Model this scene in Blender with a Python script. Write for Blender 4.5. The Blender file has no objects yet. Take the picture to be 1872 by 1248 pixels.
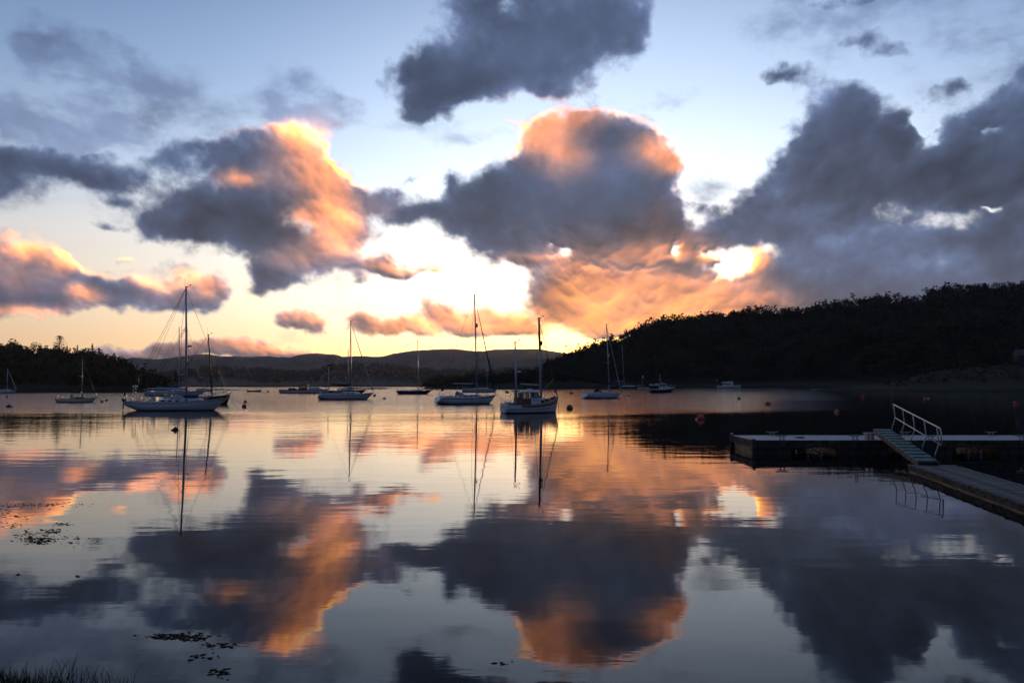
import bpy, bmesh, math, random
import numpy as np
from mathutils import Vector, Matrix

R = math.radians
SC = bpy.context.scene
COL = SC.collection

# ---------------------------------------------------------------- camera
CAM_H = 3.0
F = 1456.0                       # focal length in photograph pixels (1872 wide)
PITCH = math.atan((698.5 - 624.0) / F)
cam_d = bpy.data.cameras.new('camera')
cam_d.sensor_width = 36.0
cam_d.lens = 36.0 * F / 1872.0
cam_d.clip_start = 0.1
cam_d.clip_end = 30000
cam = bpy.data.objects.new('camera', cam_d)
COL.objects.link(cam)
cam.location = (0, 0, CAM_H)
cam.rotation_euler = (math.pi / 2 + PITCH, 0, 0)
SC.camera = cam

# ---------------------------------------------------------------- view
SC.view_settings.view_transform = 'Standard'
SC.view_settings.look = 'None'
SC.view_settings.exposure = 0.0
SC.view_settings.gamma = 1.0
SC.view_settings.use_curve_mapping = False
SC.render.engine = 'CYCLES'
SC.cycles.max_bounces = 6
SC.cycles.diffuse_bounces = 2
SC.cycles.glossy_bounces = 3
SC.cycles.transparent_max_bounces = 12
SC.cycles.volume_bounces = 0
SC.cycles.caustics_reflective = False
SC.cycles.use_denoising = True

# ---------------------------------------------------------------- sun and sky
SUN_AZ, SUN_EL = 6.3, 2.3        # degrees, to the right of the view axis and above the horizon
SUN_DIR = Vector((math.sin(R(SUN_AZ)) * math.cos(R(SUN_EL)), math.cos(R(SUN_AZ)) * math.cos(R(SUN_EL)), math.sin(R(SUN_EL))))
ld = bpy.data.lights.new('sun', 'SUN')
ld.energy = 2.0
ld.angle = R(0.5)
ld.color = (1.0, 0.62, 0.34)
sun = bpy.data.objects.new('sun', ld)
COL.objects.link(sun)
sun.rotation_euler = (-SUN_DIR).to_track_quat('-Z', 'Y').to_euler()


class NT:
    """small helper round a node tree"""
    def __init__(self, tree):
        self.t = tree
        self.n = tree.nodes
        self.l = tree.links

    def new(self, kind, **kw):
        nd = self.n.new(kind)
        for k, v in kw.items():
            setattr(nd, k, v)
        return nd

    def put(self, sock, v):
        if isinstance(v, bpy.types.NodeSocket):
            self.l.new(v, sock)
        elif v is not None:
            if isinstance(v, (tuple, list)) and len(v) == 3 and len(getattr(sock, 'default_value', v)) == 4:
                v = (*v, 1.0)
            sock.default_value = v

    def math(self, op, a, b=None, c=None, clamp=False):
        nd = self.new('ShaderNodeMath', operation=op, use_clamp=clamp)
        self.put(nd.inputs[0], a)
        if b is not None: self.put(nd.inputs[1], b)
        if c is not None: self.put(nd.inputs[2], c)
        return nd.outputs[0]

    def vmath(self, op, a, b=None, out=0):
        nd = self.new('ShaderNodeVectorMath', operation=op)
        self.put(nd.inputs[0], a)
        if b is not None: self.put(nd.inputs[1], b)
        return nd.outputs[out]

    def scale(self, a, s):
        nd = self.new('ShaderNodeVectorMath', operation='SCALE')
        self.put(nd.inputs[0], a)
        self.put(nd.inputs['Scale'], s)
        return nd.outputs[0]

    def mix(self, f, a, b, mode='MIX', clamp=True):
        nd = self.new('ShaderNodeMix', data_type='RGBA', blend_type=mode, clamp_factor=clamp)
        self.put(nd.inputs[0], f)
        self.put(nd.inputs[6], a)
        self.put(nd.inputs[7], b)
        return nd.outputs[2]

    def ramp(self, f, stops, interp='LINEAR'):
        nd = self.new('ShaderNodeValToRGB')
        cr = nd.color_ramp
        cr.interpolation = interp
        while len(cr.elements) < len(stops):
            cr.elements.new(0.5)
        for e, (p, c) in zip(cr.elements, stops):
            e.position = p
            e.color = (*c, 1.0) if len(c) == 3 else c
        self.put(nd.inputs[0], f)
        return nd.outputs[0]

    def maprange(self, v, a, b, c=0.0, d=1.0, smooth=True):
        nd = self.new('ShaderNodeMapRange', interpolation_type='SMOOTHSTEP' if smooth else 'LINEAR')
        self.put(nd.inputs[0], v)
        for i, x in enumerate((a, b, c, d)):
            self.put(nd.inputs[1 + i], x)
        return nd.outputs[0]

    def noise(self, vec, scale, detail=4, rough=0.5, out=0, dim='3D'):
        nd = self.new('ShaderNodeTexNoise', noise_dimensions=dim)
        self.put(nd.inputs['Vector'], vec)
        nd.inputs['Scale'].default_value = scale
        nd.inputs['Detail'].default_value = detail
        nd.inputs['Roughness'].default_value = rough
        return nd.outputs[out]


world = bpy.data.worlds.new('World')
SC.world = world
world.use_nodes = True
world.node_tree.nodes.clear()
w = NT(world.node_tree)
tc = w.new('ShaderNodeTexCoord')
dirv = w.vmath('NORMALIZE', tc.outputs['Generated'])
sep = w.new('ShaderNodeSeparateXYZ')
w.l.new(dirv, sep.inputs[0])
el = w.math('MULTIPLY', w.math('ARCSINE', sep.outputs['Z']), 180 / math.pi)          # degrees
cosang = w.vmath('DOT_PRODUCT', dirv, tuple(SUN_DIR), out='Value')
ang = w.math('MULTIPLY', w.math('ARCCOSINE', w.math('MINIMUM', cosang, 0.99999)), 180 / math.pi)
sky = w.new('ShaderNodeTexSky', sky_type='NISHITA')
sky.sun_disc = False
sky.sun_elevation = R(SUN_EL)
sky.sun_rotation = R(SUN_AZ)
sky.dust_density = 1.5
sky.ozone_density = 2.0
# dusk air over the hills: warm at the horizon, cream, then blue above
vert = w.ramp(w.math('DIVIDE', w.math('ABSOLUTE', el), 90.0),
              [(0.0, (0.85, 0.45, 0.24)), (0.022, (1.02, 0.66, 0.36)), (0.06, (1.02, 0.82, 0.58)), (0.11, (0.86, 0.84, 0.82)),
               (0.16, (0.52, 0.66, 0.86)), (0.22, (0.29, 0.44, 0.72)), (0.29, (0.165, 0.285, 0.54)), (0.45, (0.12, 0.19, 0.38)),
               (1.0, (0.08, 0.13, 0.30))])
# towards the sun side the air is brighter, behind the camera it is a dim blue
side = w.maprange(ang, 14.0, 100.0, 1.0, 0.0)
back = w.ramp(w.math('DIVIDE', w.math('ABSOLUTE', el), 90.0),
              [(0.0, (0.050, 0.060, 0.095)), (0.15, (0.055, 0.070, 0.115)), (0.5, (0.06, 0.09, 0.17)), (1.0, (0.07, 0.11, 0.24))])
air = w.mix(side, back, vert)
g1 = w.math('EXPONENT', w.math('MULTIPLY', w.math('POWER', w.math('DIVIDE', ang, 3.4), 1.35), -1.0))
g2 = w.math('EXPONENT', w.math('MULTIPLY', w.math('POWER', w.math('DIVIDE', ang, 25.0), 2.6), -1.0))
lowb = w.math('EXPONENT', w.math('MULTIPLY', w.math('DIVIDE', w.math('ABSOLUTE', el), 5.0), -1.0))
g3 = w.math('MULTIPLY', lowb, w.math('EXPONENT', w.math('MULTIPLY', w.math('POWER', w.math('DIVIDE', ang, 17.0), 2.0), -1.0)))
glow = w.vmath('ADD', w.scale((3.8, 1.70, 0.15), g1), w.vmath('MULTIPLY', w.scale((1, 1, 1), g2), w.mix(w.maprange(w.math('ABSOLUTE', el), 0.5, 6.5), (0.76, 0.48, 0.14), (0.60, 0.65, 0.66))))
glow = w.vmath('ADD', glow, w.scale((1.9, 0.85, 0.0), g3))
total = w.vmath('ADD', w.vmath('ADD', air, glow), w.scale(sky.outputs[0], 0.012))
bg = w.new('ShaderNodeBackground')
w.l.new(total, bg.inputs[0])
bg.inputs[1].default_value = 1.0
wo = w.new('ShaderNodeOutputWorld')
w.l.new(bg.outputs[0], wo.inputs[0])
world.cycles.sampling_method = 'MANUAL'
world.cycles.sample_map_resolution = 512

# ---------------------------------------------------------------- from the photograph's view to places
RIGHT = Vector((1, 0, 0))
FWD = Vector((0, math.cos(PITCH), math.sin(PITCH)))
UP = Vector((0, -math.sin(PITCH), math.cos(PITCH)))


def ray(px, py):
    return FWD + RIGHT * ((px - 936) / F) - UP * ((py - 624) / F)


def onz(px, py, z=0.0):          # where the view through this pixel meets height z
    d = ray(px, py)
    t = (z - CAM_H) / d.z
    return Vector((d.x * t, d.y * t, z))


def aty(px, py, Y):              # ... or meets distance Y
    d = ray(px, py)
    t = Y / d.y
    return Vector((d.x * t, Y, CAM_H + d.z * t))


# ---------------------------------------------------------------- noise for modelling
def _hash(ix, iy, iz, seed):
    h = (ix * 374761393 + iy * 668265263 + iz * 2147483647 + seed * 1274126177) & 0xFFFFFFFF
    h = ((h ^ (h >> 13)) * 1274126177) & 0xFFFFFFFF
    h = ((h ^ (h >> 16)) * 2246822519) & 0xFFFFFFFF
    return h ^ (h >> 15)


def perlin(P, seed=0):
    P = np.asarray(P, dtype=np.float64)
    i = np.floor(P).astype(np.int64)
    f = P - i
    u = f * f * f * (f * (f * 6 - 15) + 10)
    res = np.zeros(P.shape[:-1])
    for dx in (0, 1):
        wx = u[..., 0] if dx else 1 - u[..., 0]
        for dy in (0, 1):
            wy = u[..., 1] if dy else 1 - u[..., 1]
            for dz in (0, 1):
                wz = u[..., 2] if dz else 1 - u[..., 2]
                h = _hash(i[..., 0] + dx, i[..., 1] + dy, i[..., 2] + dz, seed)
                gx = (h & 1023) / 511.5 - 1
                gy = ((h >> 10) & 1023) / 511.5 - 1
                gz = ((h >> 20) & 1023) / 511.5 - 1
                res += wx * wy * wz * (gx * (f[..., 0] - dx) + gy * (f[..., 1] - dy) + gz * (f[..., 2] - dz))
    return res


def fbm(P, octs=5, seed=0, gain=0.5, billow=False):
    a, s, fr, tot = 1.0, 0.0, 1.0, 0.0
    for o in range(octs):
        n = perlin(P * fr, seed + o * 17)
        if billow:
            n = np.abs(n) * 2 - 0.35
        s = s + a * n
        tot += a
        a *= gain
        fr *= 2.03
    return s / tot


# ---------------------------------------------------------------- scene helpers
def link(o, parent=None):
    COL.objects.link(o)
    if parent is not None:
        o.parent = parent
    return o


def tag(o, label=None, cat=None, group=None, kind=None):
    if label: o['label'] = label
    if cat: o['category'] = cat
    if group: o['group'] = group
    if kind: o['kind'] = kind
    return o


def empty(name, loc=(0, 0, 0), rz=0.0):
    o = bpy.data.objects.new(name, None)
    o.empty_display_size = 0.3
    link(o)
    o.location = loc
    o.rotation_euler = (0, 0, rz)
    return o


def mesh_np(name, V, Fc, mats, parent=None, smooth=False, midx=None):
    """V (n,3), Fc (m,k) arrays of equal sized faces"""
    V = np.asarray(V, dtype=np.float32)
    Fc = np.asarray(Fc, dtype=np.int32)
    me = bpy.data.meshes.new(name)
    me.vertices.add(len(V))
    me.vertices.foreach_set('co', V.ravel())
    k = Fc.shape[1]
    me.loops.add(Fc.size)
    me.loops.foreach_set('vertex_index', Fc.ravel())
    me.polygons.add(len(Fc))
    me.polygons.foreach_set('loop_start', np.arange(0, Fc.size, k, dtype=np.int32))
    me.polygons.foreach_set('loop_total', np.full(len(Fc), k, dtype=np.int32))
    if midx is not None:
        me.polygons.foreach_set('material_index', np.asarray(midx, dtype=np.int32))
    me.update(calc_edges=True)
    me.validate()
    if smooth:
        me.polygons.foreach_set('use_smooth', np.ones(len(Fc), dtype=bool))
    for m in (mats if isinstance(mats, (list, tuple)) else [mats]):
        me.materials.append(m)
    return link(bpy.data.objects.new(name, me), parent)


class MB:
    """collects shapes, builds ONE mesh object"""
    def __init__(self):
        self.v, self.f, self.sm = [], [], []

    def add(self, vs, fs, smooth=False):
        b = len(self.v)
        self.v += [tuple(x) for x in vs]
        self.f += [tuple(i + b for i in f) for f in fs]
        self.sm += [smooth] * len(fs)
        return self

    def box(self, c, s, rz=0.0, M=None, taper=1.0):
        sx, sy, sz = s[0] / 2, s[1] / 2, s[2] / 2
        m = M if M is not None else Matrix.Rotation(rz, 3, 'Z')
        vs = []
        for z in (-1, 1):
            k = taper if z > 0 else 1.0
            for x, y in ((-1, -1), (1, -1), (1, 1), (-1, 1)):
                vs.append(Vector(c) + m @ Vector((x * sx * k, y * sy * k, z * sz)))
        return self.add(vs, [(3, 2, 1, 0), (4, 5, 6, 7), (0, 1, 5, 4), (1, 2, 6, 5), (2, 3, 7, 6), (3, 0, 4, 7)])

    def tube(self, pts, r, n=6, r2=None, cap=True):
        pts = [Vector(p) for p in pts]
        rr = r if isinstance(r, (list, tuple)) else None
        vs, fs = [], []
        up = None
        for i, p in enumerate(pts):
            if i == 0: d = pts[1] - pts[0]
            elif i == len(pts) - 1: d = pts[-1] - pts[-2]
            else: d = (pts[i + 1] - p).normalized() + (p - pts[i - 1]).normalized()
            d.normalize()
            if up is None:
                up = Vector((0, 0, 1)) if abs(d.z) < 0.9 else Vector((0, 1, 0))
            a = d.cross(up).normalized()
            b = a.cross(d).normalized()
            up = b
            k = rr[i] if rr else (r if r2 is None else r + (r2 - r) * i / (len(pts) - 1))
            for j in range(n):
                t = 2 * math.pi * j / n
                vs.append(p + a * math.cos(t) * k + b * math.sin(t) * k)
        for i in range(len(pts) - 1):
            for j in range(n):
                j2 = (j + 1) % n
                fs.append((i * n + j, i * n + j2, (i + 1) * n + j2, (i + 1) * n + j))
        self.add(vs, fs, True)
        if cap:
            b0 = len(self.v) - len(vs)
            self.f.append(tuple(b0 + j for j in range(n - 1, -1, -1)))
            self.f.append(tuple(b0 + (len(pts) - 1) * n + j for j in range(n)))
            self.sm += [False, False]
        return self

    def ball(self, c, r, s=(1, 1, 1), n=12, m=8):
        vs, fs = [], []
        for i in range(m + 1):
            t = math.pi * i / m
            for j in range(n):
                p = 2 * math.pi * j / n
                vs.append(Vector(c) + Vector((math.sin(t) * math.cos(p) * r * s[0], math.sin(t) * math.sin(p) * r * s[1], math.cos(t) * r * s[2])))
        for i in range(m):
            for j in range(n):
                j2 = (j + 1) % n
                if i == 0: fs.append((j, n + j, n + j2))
                elif i == m - 1: fs.append((i * n + j, (i + 1) * n + j, i * n + j2))
                else: fs.append((i * n + j, (i + 1) * n + j, (i + 1) * n + j2, i * n + j2))
        return self.add(vs, fs, True)

    def lathe(self, prof, c=(0, 0, 0), n=14):
        vs, fs = [], []
        for r, z in prof:
            for j in range(n):
                p = 2 * math.pi * j / n
                vs.append(Vector(c) + Vector((r * math.cos(p), r * math.sin(p), z)))
        for i in range(len(prof) - 1):
            for j in range(n):
                j2 = (j + 1) % n
                fs.append((i * n + j, i * n + j2, (i + 1) * n + j2, (i + 1) * n + j))
        return self.add(vs, fs, True)

    def prism(self, poly, y0, y1, smooth=False):
        """poly of (x,z), stretched along y"""
        n = len(poly)
        vs = [(x, y0, z) for x, z in poly] + [(x, y1, z) for x, z in poly]
        fs = [tuple(range(n)), tuple(range(2 * n - 1, n - 1, -1))]
        fs += [(j, (j + 1) % n + 0, (j + 1) % n + n, j + n)[::-1] for j in range(n)]
        return self.add(vs, fs, smooth)

    def build(self, name, mat, parent=None, loc=None, label=None):
        me = bpy.data.meshes.new(name)
        me.from_pydata([tuple(v) for v in self.v], [], self.f)
        me.polygons.foreach_set('use_smooth', self.sm)
        me.update()
        bm = bmesh.new(); bm.from_mesh(me)
        bmesh.ops.recalc_face_normals(bm, faces=bm.faces)
        bm.to_mesh(me); bm.free()
        for m in (mat if isinstance(mat, (list, tuple)) else [mat]):
            me.materials.append(m)
        o = bpy.data.objects.new(name, me)
        link(o, parent)
        if loc is not None: o.location = loc
        if label: o['label'] = label
        return o


def copy_tree(o, parent=None, seen=None):
    c = o.copy()
    COL.objects.link(c)
    if parent is not None: c.parent = parent
    for ch in KIDS.get(o.name, []):
        copy_tree(ch, c)
    return c


KIDS = {}


def note_kids(root):
    """remember the children of a thing, so that copying does not walk the whole scene"""
    ks = [o for o in COL.objects if o.parent == root]
    KIDS[root.name] = ks
    for k in ks: note_kids(k)


# ---------------------------------------------------------------- materials
def mat(name, col, rough=0.6, metal=0.0, var=0.25, scale=3.0, bump=0.0, spec=0.5, col2=None):
    m = bpy.data.materials.new(name)
    m.use_nodes = True
    m.node_tree.nodes.clear()
    t = NT(m.node_tree)
    tcn = t.new('ShaderNodeTexCoord')
    b = t.new('ShaderNodeBsdfPrincipled')
    n = t.noise(tcn.outputs['Object'], scale, 5, 0.6)
    if col2 is None: col2 = tuple(c * (1 - var) for c in col)
    c1 = tuple(min(1.0, c * (1 + var * 0.4)) for c in col)
    t.put(b.inputs['Base Color'], t.mix(t.maprange(n, 0.35, 0.65), c1, col2))
    b.inputs['Roughness'].default_value = rough
    t.put(b.inputs['Roughness'], t.maprange(n, 0.3, 0.7, rough * 0.85, min(1, rough * 1.15)))
    b.inputs['Metallic'].default_value = metal
    b.inputs['Specular IOR Level'].default_value = spec
    if bump:
        bp = t.new('ShaderNodeBump')
        bp.inputs['Strength'].default_value = bump
        bp.inputs['Distance'].default_value = 0.02
        t.l.new(t.noise(tcn.outputs['Object'], scale * 6, 4, 0.6), bp.inputs['Height'])
        t.l.new(bp.outputs[0], b.inputs['Normal'])
    o = t.new('ShaderNodeOutputMaterial')
    t.l.new(b.outputs[0], o.inputs[0])
    return m


# ---------------------------------------------------------------- clouds
# each: centre x, y and half width, half height in the photograph's degrees-of-view grid, tilt, weight
CL = [
 # top centre dark slate cloud
 (960,55,110,60,0,1.3),(1060,45,80,58,0,1.2),(1130,38,52,48,0,1.1),(1172,55,24,26,0,.8),(990,125,95,32,0,1.1),(830,112,84,44,-12,1.3),(795,150,70,46,0,1.25),(775,200,44,36,0,1.15),(870,150,70,34,0,1.05),(845,22,55,22,0,.55),(905,35,60,34,0,.85),
 (1010,165,50,16,0,.6),(868,256,30,9,0,.6),(930,215,26,10,0,.45),(700,240,20,8,0,.35),
 # darker left streets
 (40,290,80,26,0,1.05),(130,300,85,25,0,1.15),(190,335,52,20,0,.9),(30,335,60,18,0,.7),(298,285,52,30,0,1.05),(350,262,30,16,0,.66),(225,368,32,10,0,.55),(198,403,28,9,0,.6),(245,330,40,16,0,.65),
 # left cumulus
 (470,270,72,42,0,1.25),(440,330,98,58,0,1.35),(352,395,92,34,0,1.25),(540,258,36,28,0,1.05),(578,315,38,48,0,1.15),(604,372,30,34,0,1.0),(432,400,105,36,0,1.25),(282,408,28,22,0,.85),(440,445,38,20,0,.75),(505,420,50,22,0,.9),
 (600,455,75,28,0,1.05),(545,468,70,30,0,1.05),(482,495,42,30,0,1.05),(458,530,20,14,0,.75),(520,505,55,18,0,.8),(684,484,46,18,0,.95),(725,490,48,12,0,.85),(655,508,20,9,0,.6),(800,488,22,9,0,.7),
 (640,345,26,26,0,1.05),(690,372,62,27,0,1.15),(742,400,38,17,0,.85),(620,402,40,28,0,.85),(660,425,40,16,0,.75),(757,325,20,11,0,.64),(560,365,40,30,0,.9),
 # centre cumulus
 (1050,222,55,28,0,1.2),(985,240,36,24,0,1.1),(1008,275,52,28,0,1.1),(1120,248,66,34,0,1.3),(1150,290,78,42,0,1.35),(1210,288,42,32,0,1.1),(1252,298,24,13,0,.95),(1090,330,125,56,0,1.4),(958,335,66,38,0,1.3),(880,360,62,36,0,1.25),
 (845,395,56,30,0,1.15),(1190,350,52,48,0,1.25),(1150,410,90,52,0,1.35),(1020,415,125,46,0,1.4),(930,445,75,32,0,1.15),(960,478,46,12,0,.75),(1205,410,38,32,0,.95),(1120,462,85,17,0,.95),(1040,360,100,60,0,1.1),
 # broken bits and the pink band under it
 (1250,448,50,20,0,.85),(1290,470,28,12,0,.7),(1210,478,40,12,0,.75),(1180,492,120,16,0,.85),(1300,440,40,18,0,.75),(1386,480,20,16,0,.85),
 (1080,510,84,28,0,1.25),(1025,545,50,34,0,1.2),(1075,572,60,24,0,1.15),(1130,592,60,16,0,1.05),(1240,596,70,14,0,1.0),(800,390,36,18,0,.6),(1180,525,110,36,0,1.25),(1290,545,100,32,0,1.25),(1372,548,70,28,0,1.15),(1095,550,88,28,0,1.15),(1180,582,85,18,0,1.05),(1150,600,55,8,0,.7),(1440,540,80,36,0,1.15),(1030,520,40,30,0,.9),
 # right bank, two towers and a veil below them
 (1545,188,50,32,0,1.25),(1500,240,46,42,0,1.15),(1560,258,86,56,0,1.45),(1622,240,48,40,0,1.25),(1480,310,66,36,0,1.25),(1560,330,125,44,0,1.45),(1375,335,36,18,0,.80),(1405,368,66,22,0,1.05),(1350,412,72,28,0,1.2),(1425,420,58,25,0,1.1),(1290,370,38,15,0,.62),
 (1718,168,52,18,0,.80),(1762,150,26,13,0,.66),(1792,222,64,32,0,1.15),(1850,190,46,34,0,.95),(1728,258,38,34,0,.9),(1800,300,85,46,0,1.35),(1702,335,105,38,0,1.35),(1780,368,88,20,0,1.1),(1862,262,46,50,0,1.1),
 (1480,500,150,50,0,.98),(1565,462,66,30,0,1.0),(1640,430,60,26,0,1.1),(1765,438,105,24,0,1.1),(1700,500,200,34,0,1.05),(1850,478,80,44,0,1.2),(1600,540,250,26,0,1.2),(1520,400,90,22,0,.8),(1470,450,50,24,0,.8),(1860,400,50,20,0,.9),
 (1440,130,50,17,0,.88),(1400,142,24,11,0,.62),(1482,152,44,15,0,.62),(1560,75,42,16,0,.84),(1622,95,42,14,0,.88),(1560,5,100,12,0,.62),(1750,15,90,12,0,.55),(1870,110,30,24,0,.62),(1690,60,70,14,0,.35),(1380,190,40,10,0,.4),
 # left low cumulus
 (55,475,56,42,0,1.3),(112,505,42,31,0,1.15),(30,545,90,30,0,1.25),(130,552,50,18,0,1.05),(-30,500,60,56,0,1.2),(215,535,36,26,0,1.05),(270,528,62,32,0,1.2),(342,512,42,30,0,1.1),(330,550,62,18,0,1.1),(378,530,22,18,0,.75),(227,470,20,7,0,.78),(172,525,26,20,0,.7),
 # small low pink clouds
 (514,582,26,15,0,1.1),(548,582,34,16,0,1.1),(576,600,20,15,0,.9),(695,598,60,20,0,1.35),(655,588,26,13,0,1.0),(748,600,32,13,0,.9),(803,568,36,26,0,1.4),(838,592,44,18,0,1.1),(900,582,54,22,0,1.15),(960,598,50,22,0,1.0),(880,605,80,12,0,.9),
 (255,645,90,12,0,1.35),(410,632,62,15,0,1.35),(475,642,64,12,0,1.2),(540,650,50,8,0,1.0),(330,640,60,10,0,1.0),(150,650,50,8,0,.9),
 # beyond the frame the bank goes on
 (2050,330,200,120,0,1.2),(2150,150,160,70,0,1.0),(2300,420,220,80,0,1.1),(-150,300,160,60,0,1.0),(-220,500,170,60,0,1.1),(-120,120,130,40,0,.7),
 (950,-80,160,60,0,1.1),(500,-120,180,50,0,.7),(1500,-130,200,60,0,.8),
]
VEIL = [(75,85,62,34,0,1.2),(35,110,50,26,0,1.0),(275,118,40,26,0,1.1),(205,95,50,18,0,.7),(150,190,95,42,0,1.1),(65,225,80,36,0,1.1),(215,170,70,30,0,.9),(330,190,66,62,0,.9),(115,240,100,30,0,1.0),(250,240,90,34,0,1.0),(400,200,50,40,0,.6),
 (20,180,50,60,0,.9),(30,330,90,36,0,1.1),(225,365,60,24,0,.9),(380,270,60,30,0,.8),(548,178,62,44,0,1.3),(510,205,42,28,0,.9),(600,205,52,26,0,1.0),(655,212,52,16,0,.8),(565,232,50,20,0,.8),(740,232,40,14,0,.6),(750,330,40,22,0,.9),(800,200,50,60,0,.7),
 (1500,40,130,30,0,.8),(1600,10,180,24,0,1.0),(1790,50,110,36,0,.8),(1700,110,90,30,0,.7),(1480,110,90,30,0,.8),(1860,120,50,60,0,1.0),(1200,185,70,14,0,.6),(1280,160,60,12,0,.4),(1400,200,60,16,0,.5),(1330,340,60,40,0,.9),(1290,400,60,30,0,.9),(1000,200,80,20,0,.6),(900,240,60,16,0,.6),
 (640,500,90,40,0,.8),(480,540,60,20,0,.8),(380,430,60,24,0,.8),(1640,420,100,40,0,1.2),(1250,470,90,30,0,1.0),(1720,210,60,60,0,.8),(480,620,120,24,0,.7),(160,560,90,18,0,.7),(620,575,60,16,0,.5)]
# where the edges of the clouds catch the light
RIM = [(1110,235,200,60,1.15),(1250,300,60,50,1.0),(960,240,50,50,.9),(560,255,90,50,1.0),(620,320,60,80,1.0),(430,240,60,30,.3),(75,440,90,40,1.0),(150,500,60,50,.8),(320,490,110,30,.8),(1230,450,160,50,.5),(700,480,120,50,.7),(1386,480,50,40,1.0),(1290,490,120,40,.7),(700,360,60,40,.25)]
HOLES = [(1120,492,110,6,0,.16),(1322,494,24,12,0,1.25),(1345,482,18,12,0,.9),(1232,452,10,10,0,.6),(1018,462,18,6,0,.35),(1803,238,22,9,0,.55),(1676,225,12,22,0,.7),(1822,377,14,4,0,.5),(1300,455,16,8,0,.5),(925,20,30,14,0,.3),
 (1330,290,60,40,0,.6),(1285,350,26,26,0,.5),(1240,205,40,30,0,.4),(905,262,30,14,0,.3)]
WARM = [
 # x, y, rx, ry, strength: where the low sun reaches the cloud
 (588,300,56,72,.95),(550,250,40,22,.8),(520,235,26,12,.9),(430,322,38,14,.85),(618,372,34,44,.8),(628,412,34,24,.95),(570,395,40,20,.75),(800,488,34,12,1.3),(715,490,50,15,.75),(640,452,80,26,.62),(505,300,60,50,.34),(540,470,80,36,.42),(690,385,60,26,.30),
 (1050,212,80,26,.80),(975,236,36,26,.85),(1010,268,56,34,.66),(1250,295,36,22,.95),(1200,262,60,28,.62),(1040,300,60,40,.42),(1200,290,50,30,.45),(1100,470,120,30,.44),(1080,430,150,50,.26),(960,480,60,14,.55),(1215,400,50,60,.28),(1180,470,60,20,.42),
 (1060,530,60,40,.66),(1110,540,110,34,.62),(1210,572,150,26,1.02),(1310,568,80,22,.85),(1200,520,140,28,.46),(1130,600,90,16,1.5),(1050,580,60,22,1.25),(1180,545,160,40,.35),(1270,590,60,14,1.2),(1386,480,24,20,1.25),(1300,470,40,18,.6),(1340,540,90,34,.52),(1430,560,70,30,.34),(1270,450,60,26,.48),
 (60,445,46,22,.95),(118,485,30,20,.95),(152,545,34,16,1.05),(40,572,80,12,1.05),(20,470,60,50,.45),(60,520,60,30,.22),(272,508,44,14,.8),(345,498,36,20,.85),(300,540,80,26,.36),(227,470,26,12,1.05),(378,530,26,18,.55),
 (548,582,70,28,.66),(695,598,90,28,.78),(740,612,50,16,1.0),(803,570,50,36,.70),(870,598,80,30,.92),(945,598,70,34,1.1),(420,634,90,18,.66),(255,646,100,16,.42),(510,648,80,14,.66),
]
# paler and darker places inside the clouds
TONE = [(960,60,200,90,.22),(1120,290,120,50,.22),(420,290,120,50,.16),(1560,230,100,70,.1),(560,480,120,40,.25),(640,460,80,30,.15),(280,300,80,40,.15),(80,500,90,50,.2),(300,530,90,40,.2),(1000,430,60,30,.1),(1690,470,180,50,.15),(1000,80,160,60,.35),(830,110,80,50,.15),(420,330,120,60,.12),(900,370,80,40,.15),(1100,330,110,60,.30),(1180,300,60,40,.2),(960,340,60,30,.12),(1500,480,120,40,.2),(1380,420,60,20,.1),(1130,300,60,30,.45),(1100,360,90,40,.25),(1560,440,60,26,.55),(1450,480,60,40,.35),(1640,440,40,26,.65),(1700,480,120,16,.4),(1080,60,100,30,.25),(1180,60,40,50,.3),(850,40,60,30,.4),(780,200,50,40,.2),(1500,200,30,30,.2),(1830,200,60,40,.3),(1720,250,40,40,.35),
 (130,220,150,60,.45),(550,190,80,40,.4),(320,190,70,60,.4),(1020,290,50,40,.3),(480,250,60,20,.2),(1620,20,200,30,.5),(60,90,60,30,.15),(280,540,80,26,.12),
 (1560,350,160,30,-.22),(1780,345,120,30,-.18),(860,410,80,24,-.2),(1150,430,90,30,-.15),(350,400,100,26,-.18),(120,302,120,20,-.2),(830,120,70,40,-.12),(1000,100,100,40,-.1),(1540,260,80,60,-.15),(950,440,80,24,-.1)]


def pix_angles(px, py):
    d = ray(px, py)
    return math.degrees(math.atan2(d.x, d.y)), math.degrees(math.atan2(d.z, math.hypot(d.x, d.y)))


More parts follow.
